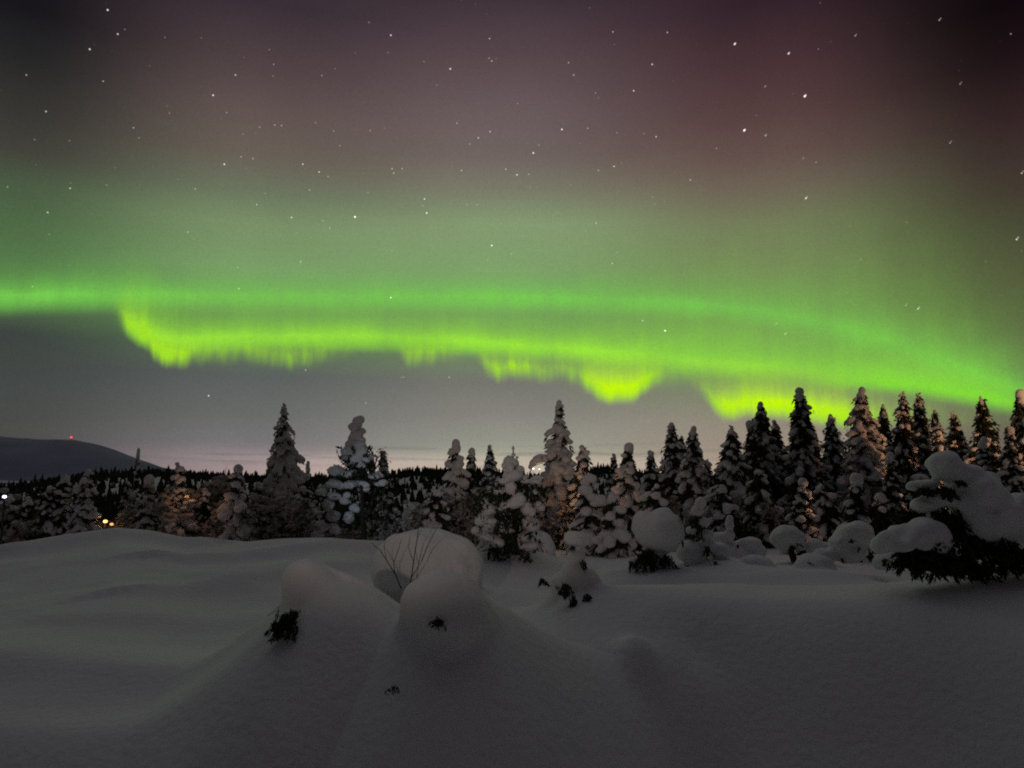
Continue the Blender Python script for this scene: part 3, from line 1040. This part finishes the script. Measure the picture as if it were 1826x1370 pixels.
# bulky near spruce in the middle with drooping snow arms
D = 21.0
bx = float(at(914, 900, D)[0])
o = thing('spruce_tree', 'bulky near spruce in the middle with a thin bare tip and thick drooping snow arms', 'spruce tree', (bx, D, gz(bx, D)))
O = o.location
bl = []
for px, py, rx, rz in [(914, 826, 15, 12), (905, 836, 11, 10), (924, 836, 12, 12), (914, 848, 18, 12), (895, 858, 16, 9), (935, 856, 18, 9), (956, 858, 17, 8), (878, 872, 14, 9),
                       (914, 872, 15, 14), (926, 892, 17, 15), (920, 910, 16, 12), (884, 890, 13, 9), (868, 908, 14, 10), (895, 905, 12, 9), (938, 915, 14, 14), (950, 935, 17, 15),
                       (856, 928, 14, 11), (876, 935, 15, 11), (898, 938, 15, 12), (866, 955, 17, 12), (890, 962, 17, 12), (915, 945, 13, 12), (940, 955, 18, 14), (925, 968, 14, 10),
                       (850, 945, 10, 9), (905, 980, 12, 8), (945, 975, 16, 10), (862, 890, 9, 7), (960, 880, 8, 8), (965, 905, 8, 9)]:
    for q in range(3):
        c = P_rel(px + rng.normal(0, 4.5), py + rng.normal(0, 3.5), D, O, rng.uniform(-.6, .4))
        f = rng.uniform(.55, .85)
        bl.append((c, (px_r(rx, D) * f, px_r(rx, D) * f, px_r(rz, D) * f)))
for px, py, rx, rz in [(916, 811, 4, 3), (907, 815, 3, 2.4), (922, 816, 3.2, 2.4), (915, 800, 2.6, 4)]:
    bl.append((P_rel(px, py, D, O), (px_r(rx, D), px_r(rx, D), px_r(rz, D))))
link('snow_cover', blob_mesh('snow_cover', bl, .028, .50, 8, 5.0, inf=1.3), TSNOW, o)
tb = Tubes()
tb.add([P_rel(922, 1006, D, O), P_rel(920, 950, D, O), P_rel(916, 860, D, O), P_rel(915, 795, D, O)], [.10, .09, .05, .012], 8)
link('trunk', mesh_np('trunk', np.concatenate(tb.V), tb.F), BARK, o)
nC = np.array([P_rel(rng.normal(912, 22), rng.uniform(850, 985), D, O, rng.uniform(-.45, .5)) for _ in range(900)] +
              [P_rel(rng.normal(px, 10), rng.normal(py, 9), D, O, rng.uniform(-.75, .1)) for px, py in [(958, 880), (870, 885), (905, 940), (850, 900), (885, 990), (915, 970), (930, 1000)] for _ in range(90)])
nD = rng.normal(size=(len(nC), 3)) * .6 + np.array([0, -.3, -.7])
Vn, Fn = cards(nC, nD, rng.uniform(.12, .28, len(nC)), rng.uniform(.04, .09, len(nC)), rng)
link('needle_branches', mesh_np('needle_branches', Vn, Fn, False), NEEDLE, o)

# snow arch: a bent-over sapling left of the central spruce
D = 29.0
bx = float(at(945, 900, D)[0])
o = thing('bent_sapling', 'bent sapling arched over by a smooth bluish snow roll left of the tall central spruce', 'sapling', (bx, D, gz(bx, D)))
O = o.location
bl = [(P_rel(px, py, D, O), px_r(r, D)) for px, py, r in [(946, 833, 4.5), (950, 826, 6), (956, 820, 7), (963, 817, 7.5), (970, 818, 7)]]
link('snow_cover', blob_mesh('snow_cover', bl, .03, .05, 4, 1), TSNOW, o)
tb = Tubes()
tb.add([(0, 0, -.2), P_rel(940, 880, D, O), P_rel(944, 845, D, O), P_rel(950, 832, D, O), P_rel(965, 826, D, O), P_rel(980, 834, D, O)], [.03, .028, .022, .018, .014, .008], 5)
tb.build('trunk', BARK, o)

# ------------------------------------------------------------------ snow-dusted birch bushes (thickets)
def birch_bush(seed, Hh=3.0, Rb=1.2, vox=.055, dens=1.0):
    rng = np.random.RandomState(seed)
    tb = Tubes()
    blobs = []
    for s in range(int(9 * dens)):
        a = rng.rand() * 2 * pi
        lean = rng.uniform(.1, .75) * Rb
        h = Hh * rng.uniform(.6, 1.0)
        base = np.array([cos(a) * .12, sin(a) * .12, -.25])
        top = np.array([cos(a) * lean, sin(a) * lean, h])
        mid = base * .45 + top * .55 + np.array([0, 0, .12 * h])
        pts = [base, base * .6 + mid * .4, mid, mid * .45 + top * .55, top]
        tb.add(pts, [.035, .03, .024, .016, .006], 4)
        for q in range(int(15 * dens)):
            t = rng.uniform(.3, 1)
            p = mid * (1 - t) + top * t if rng.rand() < .7 else base * (1 - t) + mid * t
            snowy = rng.rand() < .6
            dirv = np.array([cos(a) * .5, sin(a) * .5, .1]) + rng.normal(0, .65, 3)
            L = rng.uniform(.3, .85)
            e = p + dirv * L * .7 + np.array([0, 0, -.1 * L])
            m = (p + e) / 2 + np.array([0, 0, .12])
            tb.add([p, m, e], [.012, .009, .004], 3)
            for u in np.linspace(.4, 1, rng.randint(1, 4) if snowy else 0):
                c = p * (1 - u) ** 2 + 2 * u * (1 - u) * m + e * u * u
                k = rng.uniform(.06, .13)
                blobs.append((c + np.array([0, 0, .05]), (k * 1.25, k * 1.25, k * .85)))
    sm = blob_mesh('snow_cover', blobs, vox, .4, 9, seed * 1.3, inf=1.25)
    tm = mesh_np('twigs', np.concatenate(tb.V), tb.F)
    return sm, tm


BUSH = [birch_bush(100 + i, rng.uniform(2.4, 3.6), rng.uniform(.9, 1.5)) for i in range(7)]
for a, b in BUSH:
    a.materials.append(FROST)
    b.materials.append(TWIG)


def place_bush(px, D, sc, label, group, k):
    x = (px - 913) / PX_F * D
    o = thing('birch_bush', label, 'bush', (x, D, gz(x, D) - .05), group)
    for m, nm in zip(BUSH[k % len(BUSH)], ('snow_cover', 'twigs')):
        c = bpy.data.objects.new(nm, m)
        COL.objects.link(c)
        c.parent = o
    o.rotation_euler = (0, 0, rng.rand() * 6.28)
    o.scale = (sc * rng.uniform(.9, 1.2),) * 2 + (sc,)
    return o


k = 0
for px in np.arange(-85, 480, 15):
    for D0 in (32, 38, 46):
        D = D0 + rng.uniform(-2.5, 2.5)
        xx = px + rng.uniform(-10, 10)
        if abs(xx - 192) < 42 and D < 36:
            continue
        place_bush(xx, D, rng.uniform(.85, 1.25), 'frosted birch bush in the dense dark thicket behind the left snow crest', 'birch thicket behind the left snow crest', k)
        k += 1
for px in np.arange(480, 860, 17):
    for D0 in (29.5, 33.5, 39):
        D = D0 + rng.uniform(-1.2, 1.2)
        xx = px + rng.uniform(-9, 9)
        if 555 < xx < 735 and D < 32.5:
            continue
        place_bush(xx, D, rng.uniform(.6, .85) * (.8 if 540 < xx < 750 else 1), 'snow-clotted birch bush in the thicket around the ball-topped pine', 'birch thicket around the ball-topped pine', k)
        k += 1
for px in np.arange(960, 1830, 26):
    D = rng.uniform(28, 31)
    place_bush(px + rng.uniform(-10, 10), D, rng.uniform(.4, .62), 'low snow-clotted bush in the undergrowth at the foot of the right-hand forest', 'undergrowth of the right-hand forest', k)
    k += 1


# ------------------------------------------------------------------ snow-buried saplings of the foreground
def ell_sdf(X, Y, Z, c, r):
    px, py, pz = (X - c[0]), (Y - c[1]), (Z - c[2])
    k0 = np.sqrt((px / r[0]) ** 2 + (py / r[1]) ** 2 + (pz / r[2]) ** 2)
    k1 = np.sqrt((px / r[0] ** 2) ** 2 + (py / r[1] ** 2) ** 2 + (pz / r[2] ** 2) ** 2) + 1e-6
    return k0 * (k0 - 1) / k1


def smin(a, b, k):
    h = np.clip(.5 + .5 * (b - a) / k, 0, 1)
    return b * (1 - h) + a * h - k * h * (1 - h)


def snow_heap(name, ells, skirts, h, k_join, k_ground, noise, parent, pad=.6, sink=.035, cut=True):
    """snow shape in world space: ellipsoids melted together and into the drift they rise from"""
    C = np.array([e[0] for e in ells])
    Rr = np.array([e[1] for e in ells])
    lo = (C - Rr).min(0) - pad
    hi = (C + Rr).max(0) + .25
    for sx, sy, sh, sr, sp in skirts:
        lo[0] = min(lo[0], sx - 2.3 * sr); hi[0] = max(hi[0], sx + 2.3 * sr)
        lo[1] = min(lo[1], sy - 2.3 * sr); hi[1] = max(hi[1], sy + 2.3 * sr)
    gx = np.arange(lo[0], hi[0], h)
    gy = np.arange(lo[1], hi[1], h)
    T2 = ground(*np.meshgrid(gx, gy, indexing='ij')) - sink
    Xg, Yg = np.meshgrid(gx, gy, indexing='ij')
    for sx, sy, sh, sr, sp in skirts:
        rr_ = np.hypot(Xg - sx, Yg - sy) / sr
        T2 = T2 + sh * np.exp(-rr_ ** sp) - .06 * np.clip(rr_ - 1.2, 0, 1)
    zlo = min(T2.min() - 3 * h, lo[2])
    gzv = np.arange(zlo, max(hi[2], T2.max() + .3), h)
    X, Y, Z = np.meshgrid(gx, gy, gzv, indexing='ij')
    Fb = None
    for c, r in ells:
        d = ell_sdf(X, Y, Z, c, r)
        Fb = d if Fb is None else smin(Fb, d, k_join)
    F = smin(Fb, (Z - T2[:, :, None]) * .85, k_ground)
    if noise:
        F = F + (vnoise3(X * 2.3, Y * 2.3, Z * 2.3) * noise + vnoise3(X * 5.3 + 9, Y * 5.3, Z * 5.3) * noise * .5) * np.clip(1.2 - Fb / .18, 0, 1)
    Vv, Q = surface_nets(F, (gx[0], gy[0], gzv[0]), h)
    # keep only what stands above the drift
    gv = ground(Vv[:, 0], Vv[:, 1])
    keep = (Vv[Q][:, :, 2] > (gv[Q] - sink - .02)).any(1)
    inside = (Vv[:, 0] > gx[1]) & (Vv[:, 1] > gy[1])
    Q = Q[keep]
    Vv = Vv - np.array(parent.location)
    me = mesh_np(name, Vv, Q)
    return link(name, me, SNOW, parent)


def sprig(parent, px, py, D, wpx, hpx, n, seed, name='needle_branches', down=.8, ln=(.10, .24), dep=.15, side=0.0):
    """a bunch of drooping spruce twigs"""
    rs = np.random.RandomState(seed)
    c0 = at(px, py, D)
    w = px_r(wpx, D) * .5
    hh = px_r(hpx, D) * .5
    Cc, Dd = [], []
    m = max(3, n // 26)
    tb = []
    for b in range(m):
        root = c0 + np.array([rs.normal(0, w * .3), rs.uniform(-.2, 1) * dep, hh * rs.uniform(.3, .9)])
        end = c0 + np.array([rs.uniform(-1, 1) * w + side * w, -dep * rs.uniform(.2, 1), -hh * rs.uniform(.1, 1.1)])
        for q in range(n // m):
            t = rs.rand()
            p = root * (1 - t) + end * t
            d = (end - root)
            d = d / (np.linalg.norm(d) + 1e-6)
            Cc.append(p + rs.normal(0, .012, 3))
            Dd.append(d + rs.normal(0, .55, 3) + np.array([0, 0, -.2]))
    Cc = np.array(Cc)
    Dd = np.array(Dd)
    L = rs.uniform(ln[0], ln[1], len(Cc)) * .6
    Vn, Fn = cards(Cc - np.array(parent.location), Dd, L, L * .28, rs)
    return Vn, Fn


def sprigs(parent, lst, name='needle_branch'):
    for a in lst:
        v, f = sprig(parent, *a[:-1], **a[-1])
        link(name, mesh_np(name, v, f, False), NEEDLE, parent)


def E(px, py, D, rx, rz, ry=None, dy=0.0):
    return (at(px, py, D + dy), np.array([px_r(rx, D), px_r(ry if ry else rx, D), px_r(rz, D)]))


def base_at(px, D):
    x = float((px - 913) / PX_F * D)
    return (x, D, gz(x, D))


# A: boulder-like dome
o = thing('snow_mound', 'large smooth boulder-like snow dome undercut on its left, twigs before it', 'snow mound', base_at(760, 16))
snow_heap('snow_cover', [E(748, 1006, 16, 80, 62), E(790, 1010, 16, 62, 52), E(705, 1030, 16, 36, 40), E(820, 1020, 16, 40, 40)],
          [(float(at(800, 1000, 16)[0]), 16.2, .25, 1.5, 2)], .045, .30, .18, .11, o)

# B: round cap on a wide cone
o = thing('snow_mound', 'round snow cap on the broad cone of a buried sapling in the middle foreground', 'snow mound', base_at(795, 9.6))
bxw = float(at(795, 1100, 9.6)[0])
snow_heap('snow_cover', [E(793, 1088, 9.5, 72, 68), E(812, 1106, 9.6, 64, 54)],
          [(bxw + .2, 9.8, 1.08, 1.7, 1.6), (bxw - .1, 8.4, .75, 1.6, 2)], .04, .16, .22, .09, o)
sprigs(o, [(783, 1112, 8.98, 34, 15, 260, 5, dict(dep=.14, ln=(.05, .11))), (700, 1230, 8.15, 26, 12, 60, 6, dict(dep=.06, ln=(.05, .10))), (760, 1116, 9.15, 14, 8, 40, 8, dict(dep=.06, ln=(.04, .09)))])

# C: leaning snow head on the left with a dark spray
o = thing('snow_mound', 'hunched snow head of a buried sapling with a dark needle spray at its left foot', 'snow mound', base_at(560, 10.2))
cx_ = float(at(590, 1080, 10.2)[0])
snow_heap('snow_cover', [E(540, 1034, 10.2, 38, 35), E(560, 1050, 10.2, 42, 36), E(552, 1078, 10.2, 46, 38), E(592, 1084, 10.2, 46, 36), E(634, 1106, 10.3, 46, 38)],
          [(cx_ + .1, 10.3, .95, 1.3, 1.9), (cx_ + .4, 8.9, .75, 1.5, 2)], .04, .18, .22, .08, o)
sprigs(o, [(514, 1112, 9.38, 54, 46, 1000, 15, dict(dep=.16, ln=(.07, .17), side=-.3)), (496, 1130, 9.36, 20, 24, 140, 16, dict(dep=.08, ln=(.06, .14), side=-.4))])

# F: stacked snow figure
o = thing('snowy_sapling', 'small sapling stacked with a flat snow cap and a ball above dark needles', 'sapling', base_at(1032, 13))
fx = float(at(1034, 1060, 13)[0])
snow_heap('snow_cover', [E(1027, 962, 13, 22, 14), E(1041, 964, 13, 15, 13), E(1029, 979, 13, 9, 8), E(1027, 993, 13, 18, 15), E(1024, 1018, 13, 24, 18), E(1040, 1034, 13, 30, 22), E(1010, 1044, 13, 30, 26), E(1046, 1060, 13, 34, 28), E(1026, 1082, 13, 48, 34), E(1062, 1088, 13, 30, 24)],
          [(fx, 13.1, .26, 1.6, 1.5), (fx - .1, 12.3, .2, 1.2, 2)], .028, .03, .22, .05, o)
sprigs(o, [(1008, 1054, 12.40, 30, 26, 480, 25, dict(dep=.12, ln=(.06, .14))), (1024, 1080, 12.36, 24, 34, 420, 35, dict(dep=.12, ln=(.06, .15))), (1046, 1066, 12.45, 24, 14, 160, 26, dict(dep=.12, ln=(.06, .15))), (1036, 1100, 12.32, 18, 30, 220, 30, dict(dep=.14, ln=(.07, .16))),
           (1067, 1102, 12.42, 12, 36, 180, 27, dict(dep=.12, ln=(.07, .16))), (1079, 1096, 12.5, 12, 24, 150, 31, dict(dep=.08, ln=(.06, .12))), (968, 1039, 12.85, 28, 16, 200, 28, dict(dep=.1, ln=(.06, .13))), (1020, 978, 12.86, 14, 7, 110, 32, dict(dep=.08, ln=(.05, .11))), (1047, 978, 12.9, 9, 8, 60, 33, dict(dep=.06, ln=(.05, .1))), (1041, 1008, 12.72, 12, 18, 130, 29, dict(dep=.06, ln=(.05, .12)))])

# G: mushroom
o = thing('snowy_sapling', 'sapling under one big mushroom-shaped snow ball with dark needles showing at its foot', 'sapling', base_at(1170, 19))
gx0 = float(at(1165, 1000, 19)[0])
snow_heap('snow_cover', [E(1172, 944, 19, 43, 38), E(1182, 952, 19, 36, 32), E(1170, 990, 19, 15, 24), E(1135, 1003, 19, 13, 10), E(1190, 1006, 19, 16, 12), E(1163, 1012, 19, 14, 9)],
          [(gx0, 19.1, .25, 1.3, 2)], .045, .12, .12, .17, o)
sprigs(o, [(1152, 998, 18.55, 62, 40, 900, 35, dict(dep=.3, ln=(.12, .30))), (1126, 1008, 18.6, 22, 18, 120, 36, dict(dep=.15, ln=(.10, .2))), (1188, 1004, 18.6, 44, 34, 420, 37, dict(dep=.15, ln=(.10, .2))), (1215, 925, 18.8, 10, 26, 60, 38, dict(dep=.1, ln=(.08, .18)))])

# H: leaning sapling beside it
o = thing('snowy_sapling', 'leaning sapling with a lopsided snow top right of the mushroom-shaped snow ball', 'sapling', base_at(1240, 19.6))
hx = float(at(1240, 1000, 19.6)[0])
snow_heap('snow_cover', [E(1250, 899, 19.6, 10, 11), E(1244, 912, 19.6, 12, 11), E(1254, 932, 19.6, 13, 11), E(1234, 946, 19.6, 12, 8), E(1260, 953, 19.6, 13, 9), E(1230, 985, 19.6, 24, 20), E(1262, 972, 19.6, 15, 10), E(1282, 982, 19.7, 18, 14)],
          [(hx + .5, 20.0, .3, 1.3, 2)], .040, .04, .10, .08, o)
sprigs(o, [(1243, 938, 19.55, 30, 62, 420, 41, dict(dep=.15, ln=(.10, .22))), (1262, 985, 19.15, 26, 22, 200, 42, dict(dep=.15, ln=(.10, .22))), (1225, 1016, 19.0, 14, 24, 140, 43, dict(dep=.12, ln=(.08, .2))), (1217, 965, 19.3, 14, 22, 110, 44, dict(dep=.12, ln=(.08, .2))), (1275, 1005, 19.1, 18, 10, 80, 45, dict(dep=.12, ln=(.08, .18)))])

# I: mound with a small figure-like tip
o = thing('snow_mound', 'grey snow mound with a small pinkish figure-like tip before the dark forest', 'snow mound', base_at(1300, 22))
snow_heap('snow_cover', [E(1302, 926, 21.8, 5, 6), E(1301, 938, 21.8, 7, 9), E(1300, 956, 21.8, 11, 12), E(1283, 962, 22, 18, 12), E(1295, 988, 22, 34, 24), E(1335, 968, 22, 22, 10), E(1347, 982, 22, 18, 12), E(1322, 994, 22, 28, 18)],
          [], .045, .06, .25, .10, o)
sprigs(o, [(1316, 976, 21.2, 16, 8, 60, 46, dict(dep=.12, ln=(.08, .16)))])

# J: capped stump
o = thing('snowy_sapling', 'short sapling with a flat snow bonnet on a dark stem in the right middle ground', 'sapling', base_at(1412, 22))
snow_heap('snow_cover', [E(1402, 953, 22, 22, 13), E(1422, 958, 22, 14, 12), E(1388, 962, 22, 13, 10), E(1396, 972, 22, 8, 9), E(1428, 972, 22, 8, 7)], [(base_at(1440, 22)[0], 22.3, .2, .8, 2)], .04, .15, .02, .16, o)
tb = Tubes()
tb.add([np.array(base_at(1412, 22)) * [1, 1, 1] + [0, 0, -.2] - np.array(o.location), at(1411, 985, 22) - np.array(o.location), at(1408, 958, 22) - np.array(o.location)], [.11, .09, .05], 6)
tb.build('trunk', BARK, o)
sprigs(o, [(1412, 985, 21.8, 12, 34, 140, 47, dict(dep=.1, ln=(.08, .16))), (1424, 972, 21.8, 14, 8, 50, 48, dict(dep=.1, ln=(.08, .16)))])

# K: small lumps
o = thing('snow_mound', 'small double snow lump right of the snow-bonneted sapling', 'snow mound', base_at(1462, 22))
snow_heap('snow_cover', [E(1452, 975, 22, 16, 14), E(1474, 978, 22, 14, 11)], [], .05, .12, .2, .03, o)

# L: rounded shrub
o = thing('snowy_sapling', 'rounded snow-heaped shrub with two dark holes left of the big snow-laden sapling', 'shrub', base_at(1515, 20))
snow_heap('snow_cover', [E(1520, 955, 20, 32, 24), E(1500, 968, 20, 20, 18), E(1540, 968, 20, 22, 20), E(1512, 985, 20, 28, 18), E(1470, 990, 20, 20, 12), E(1534, 944, 20, 18, 14)], [], .045, .08, .15, .20, o)
sprigs(o, [(1520, 966, 19.45, 18, 10, 100, 51, dict(dep=.08, ln=(.06, .14))), (1532, 980, 19.5, 12, 8, 60, 52, dict(dep=.08, ln=(.06, .12))), (1500, 1000, 19.5, 24, 8, 90, 53, dict(dep=.1, ln=(.06, .14))), (1555, 990, 19.5, 16, 22, 120, 54, dict(dep=.1, ln=(.08, .18)))])

# half-buried small growth between the mounds
for px, py, D_, w_, h_, lab, nm, ca in [
        (948, 990, 22, 34, 20, 'low smooth snow dome just right of the foot of the bulky near spruce', 'snow_mound', 'snow mound'),
        (1345, 1003, 19.5, 22, 12, 'half-buried sapling of dark twig tips below the mound with the pinkish tip', 'snowy_sapling', 'sapling'),
        (1455, 1000, 19.5, 26, 14, 'half-buried snow lump with a dark left edge right of the snow-bonneted sapling', 'snowy_sapling', 'sapling'),
        (1585, 998, 18, 24, 13, 'small snow-topped twig clump just left of the drooping snow-smothered sapling', 'snowy_sapling', 'sapling')]:
    o = thing(nm, lab, ca, base_at(px, D_))
    gy_ = 850 + (CAM_H - o.location[2]) / D_ * PX_F * .99
    py = min(py, gy_ - h_ * .5)
    snow_heap('snow_cover', [E(px, py, D_, w_, h_), E(px + w_ * .5, py + h_ * .3, D_, w_ * .7, h_ * .7), E(px - w_ * .6, py + h_ * .4, D_, w_ * .5, h_ * .6)], [], .045, .12, .42, .10, o)
    if nm == 'snowy_sapling':
        sprigs(o, [(px - w_ * .3, py + h_ * .5, D_ - px_r(w_, D_) * .9, w_ * .6, h_ * .9, 110, 80 + px, dict(dep=.12, ln=(.08, .2))),
                   (px + w_ * .8, py + h_ * .4, D_ - px_r(w_, D_) * .6, w_ * .5, h_ * .9, 90, 81 + px, dict(dep=.1, ln=(.08, .18)))])

# R: the big snow-laden sapling at the right
D = 13.0
o = thing('snowy_spruce', 'big drooping spruce sapling smothered in huge snow lumps at the near right', 'spruce sapling', base_at(1720, D))
snow_heap('snow_cover', [E(1694, 840, D, 36, 27), E(1722, 848, D, 32, 30), E(1715, 868, D, 26, 20), E(1745, 892, D, 52, 50), E(1770, 925, D, 48, 48), E(1735, 930, D, 34, 32),
                         E(1650, 862, D, 24, 8), E(1632, 868, D, 14, 6), E(1672, 888, D, 22, 12), E(1652, 900, D, 20, 10), E(1652, 948, D, 26, 20, dy=-.3), E(1632, 957, D, 24, 18, dy=-.42), E(1610, 956, D, 22, 16, dy=-.25), E(1592, 967, D, 20, 13, dy=-.35), E(1574, 974, D, 13, 9, dy=-.3), E(1670, 962, D, 22, 24, dy=-.2), E(1646, 974, D, 18, 13, dy=-.5), E(1618, 974, D, 13, 9, dy=-.5),
                         E(1800, 950, D, 34, 38), E(1760, 1012, D, 36, 14, dy=.5), E(1700, 1012, D, 26, 12, dy=.6), E(1815, 1010, D, 30, 20, dy=.3), E(1766, 972, D, 20, 22), E(1812, 900, D, 24, 22, dy=.4)],
          [], .036, .07, .05, .24, o, pad=.5)
lst = [(1690, 1012, 12.9, 170, 44, 1500, 71, dict(dep=.25, ln=(.12, .28))), (1790, 1005, 12.85, 110, 46, 1100, 72, dict(dep=.25, ln=(.12, .28))), (1700, 955, 12.8, 120, 110, 1700, 61, dict(dep=.3, ln=(.12, .3))), (1625, 996, 12.65, 110, 46, 1100, 62, dict(dep=.25, ln=(.12, .28))), (1668, 1000, 12.7, 110, 60, 1300, 69, dict(dep=.25, ln=(.12, .28))), (1740, 978, 12.8, 90, 46, 900, 70, dict(dep=.25, ln=(.12, .28))), (1690, 880, 12.7, 40, 30, 260, 63, dict(dep=.15, ln=(.1, .24))), (1650, 878, 12.8, 60, 14, 220, 64, dict(dep=.15, ln=(.1, .22))),
       (1780, 980, 12.7, 90, 40, 500, 65, dict(dep=.25, ln=(.12, .28))), (1620, 930, 13.2, 70, 50, 500, 66, dict(dep=.3, ln=(.12, .28))), (1818, 990, 12.6, 30, 60, 300, 67, dict(dep=.2, ln=(.1, .25))), (1712, 862, 12.55, 20, 14, 100, 68, dict(dep=.1, ln=(.08, .18)))]
sprigs(o, lst)
tb = Tubes()
lo_ = np.array(o.location)
tb.add([np.array([0, 0, -.2]), at(1722, 960, D) - lo_, at(1718, 880, D) - lo_, at(1705, 835, D) - lo_], [.09, .07, .05, .02], 7)
tb.add([at(1720, 940, D) - lo_, at(1660, 940, D) - lo_, at(1585, 972, 12.7) - lo_], [.05, .035, .015], 5)
tb.add([at(1718, 890, D) - lo_, at(1670, 872, D) - lo_, at(1622, 876, D) - lo_], [.04, .03, .012], 5)
tb.build('trunk', BARK, o)

# near left: thin bare birch twigs before the dome
o = thing('birch_sapling', 'bare birch sapling of a few thin dark twigs before the boulder-like snow dome', 'sapling', base_at(722, 14.6))
lo_ = np.array(o.location)
tb = Tubes()
for pts, r0 in [([(716, 1050), (705, 1025), (690, 1000), (678, 982), (662, 968)], .012), ([(704, 1022), (702, 1005), (712, 975), (716, 960)], .008), ([(733, 1068), (732, 1040), (738, 1000), (744, 960), (748, 925)], .013),
                ([(737, 1003), (728, 975), (732, 955)], .007), ([(752, 1000), (760, 978), (772, 955), (786, 930)], .009), ([(734, 1030), (752, 1000)], .009), ([(690, 1000), (684, 975), (690, 958)], .006), ([(744, 960), (756, 938)], .005)]:
    n_ = len(pts)
    tb.add([at(a, b, 14.6) - lo_ + np.array([0, rng.normal(0, .02), 0]) for a, b in pts], [r0 * (1 - .6 * i / (n_ - 1)) for i in range(n_)], 5)
tb.build('twigs', DARKTWIG, o)

# thin bent birch stems in the gap right of the pine
o = thing('birch_sapling', 'thin bent birch stem with fine arched twigs against the glow right of the ball-topped pine', 'sapling', base_at(668, 33))
lo_ = np.array(o.location)
tb = Tubes()
for pts, r0 in [([(664, 960), (662, 900), (664, 850), (672, 818), (686, 805), (692, 812)], .04), ([(668, 830), (676, 806), (690, 796)], .018), ([(666, 842), (680, 818), (694, 822)], .018), ([(664, 850), (655, 830), (650, 822)], .018)]:
    n_ = len(pts)
    tb.add([at(a, b, 33) - lo_ for a, b in pts], [r0 * (1 - .6 * i / (n_ - 1)) for i in range(n_)], 5)
tb.build('twigs', DARKTWIG, o)


# ------------------------------------------------------------------ lamps and far lights
def lamp_post(label, px, py, D, col, strength, rad_, watts=0, cat='street lamp', name='street_lamp', pole=None, group=None):
    p = at(px, py, D)
    g = gz(p[0], D) if pole is None else p[2] - pole
    o = thing(name, label, cat, (p[0], D, g), group)
    h = p[2] - g
    s = rad_
    tb = Tubes()
    tb.add([(0, 0, -.3), (0, 0, h * .6), (0, 0, h - s * .8)], [max(.05, s * .35), max(.04, s * .28), max(.035, s * .22)], 8)
    tb.build('pole', METAL, o)
    # hood and glowing lens
    tb = Tubes()
    tb.add([(0, 0, h - s * .9), (0, 0, h + s * .9), (0, 0, h + s * 1.25)], [s * .25, s * .25, s * .1], 8)
    tb.add([(0, 0, h + s * .8), (0, 0, h + s * 1.0), (0, 0, h + s * 1.3)], [s * 1.2, s * 1.15, s * .2], 10)
    tb.build('lamp_hood', METAL, o)
    tb = Tubes()
    ts = np.linspace(-1, 1, 7)
    tb.add([(0, -.0, h + s * .75 * t) for t in ts], [s * math.sqrt(max(1 - t * t, .02)) for t in ts], 12)
    tb.build('lamp_lens', glow_mat('lamp_glow', col, strength), o)
    if watts:
        point('lamp_light', (p[0], D - s * 1.6, p[2]), watts, col, s)
    return o


lamp_post('orange lamp glowing low in the left thicket, the left and brighter of two', 188, 930, 30.5, (1, .50, .16), 2.6, .08, 3, cat='path lamp')
lamp_post('fainter orange lamp right beside the brighter orange lamp in the left thicket', 199, 935, 30.8, (1, .40, .10), 1.6, .07, cat='path lamp')
lamp_post('cold white lamp shining at the left edge of the picture', 8, 886, 28.5, (.75, .85, 1), 4.0, .07)
lamp_post('tiny white lamp shining through the hooked-tip spruce over the fjord', 842, 817, 300, (1, .95, .85), 6.0, .40, pole=26)
lamp_post('white lamp below the arched snow roll, left of two on the far shore', 951, 836, 300, (1, .97, .9), 4.0, .32, pole=20, cat='street lamp')
lamp_post('white lamp below the arched snow roll, right of two on the far shore', 962, 837, 300, (1, .97, .9), 3.0, .28, pole=20)
lamp_post('red warning light on a mast atop the far left mountain', 127, 780, 8950, (1, .03, .04), 6.0, 9.0, cat='mast', name='radio_mast', pole=80)
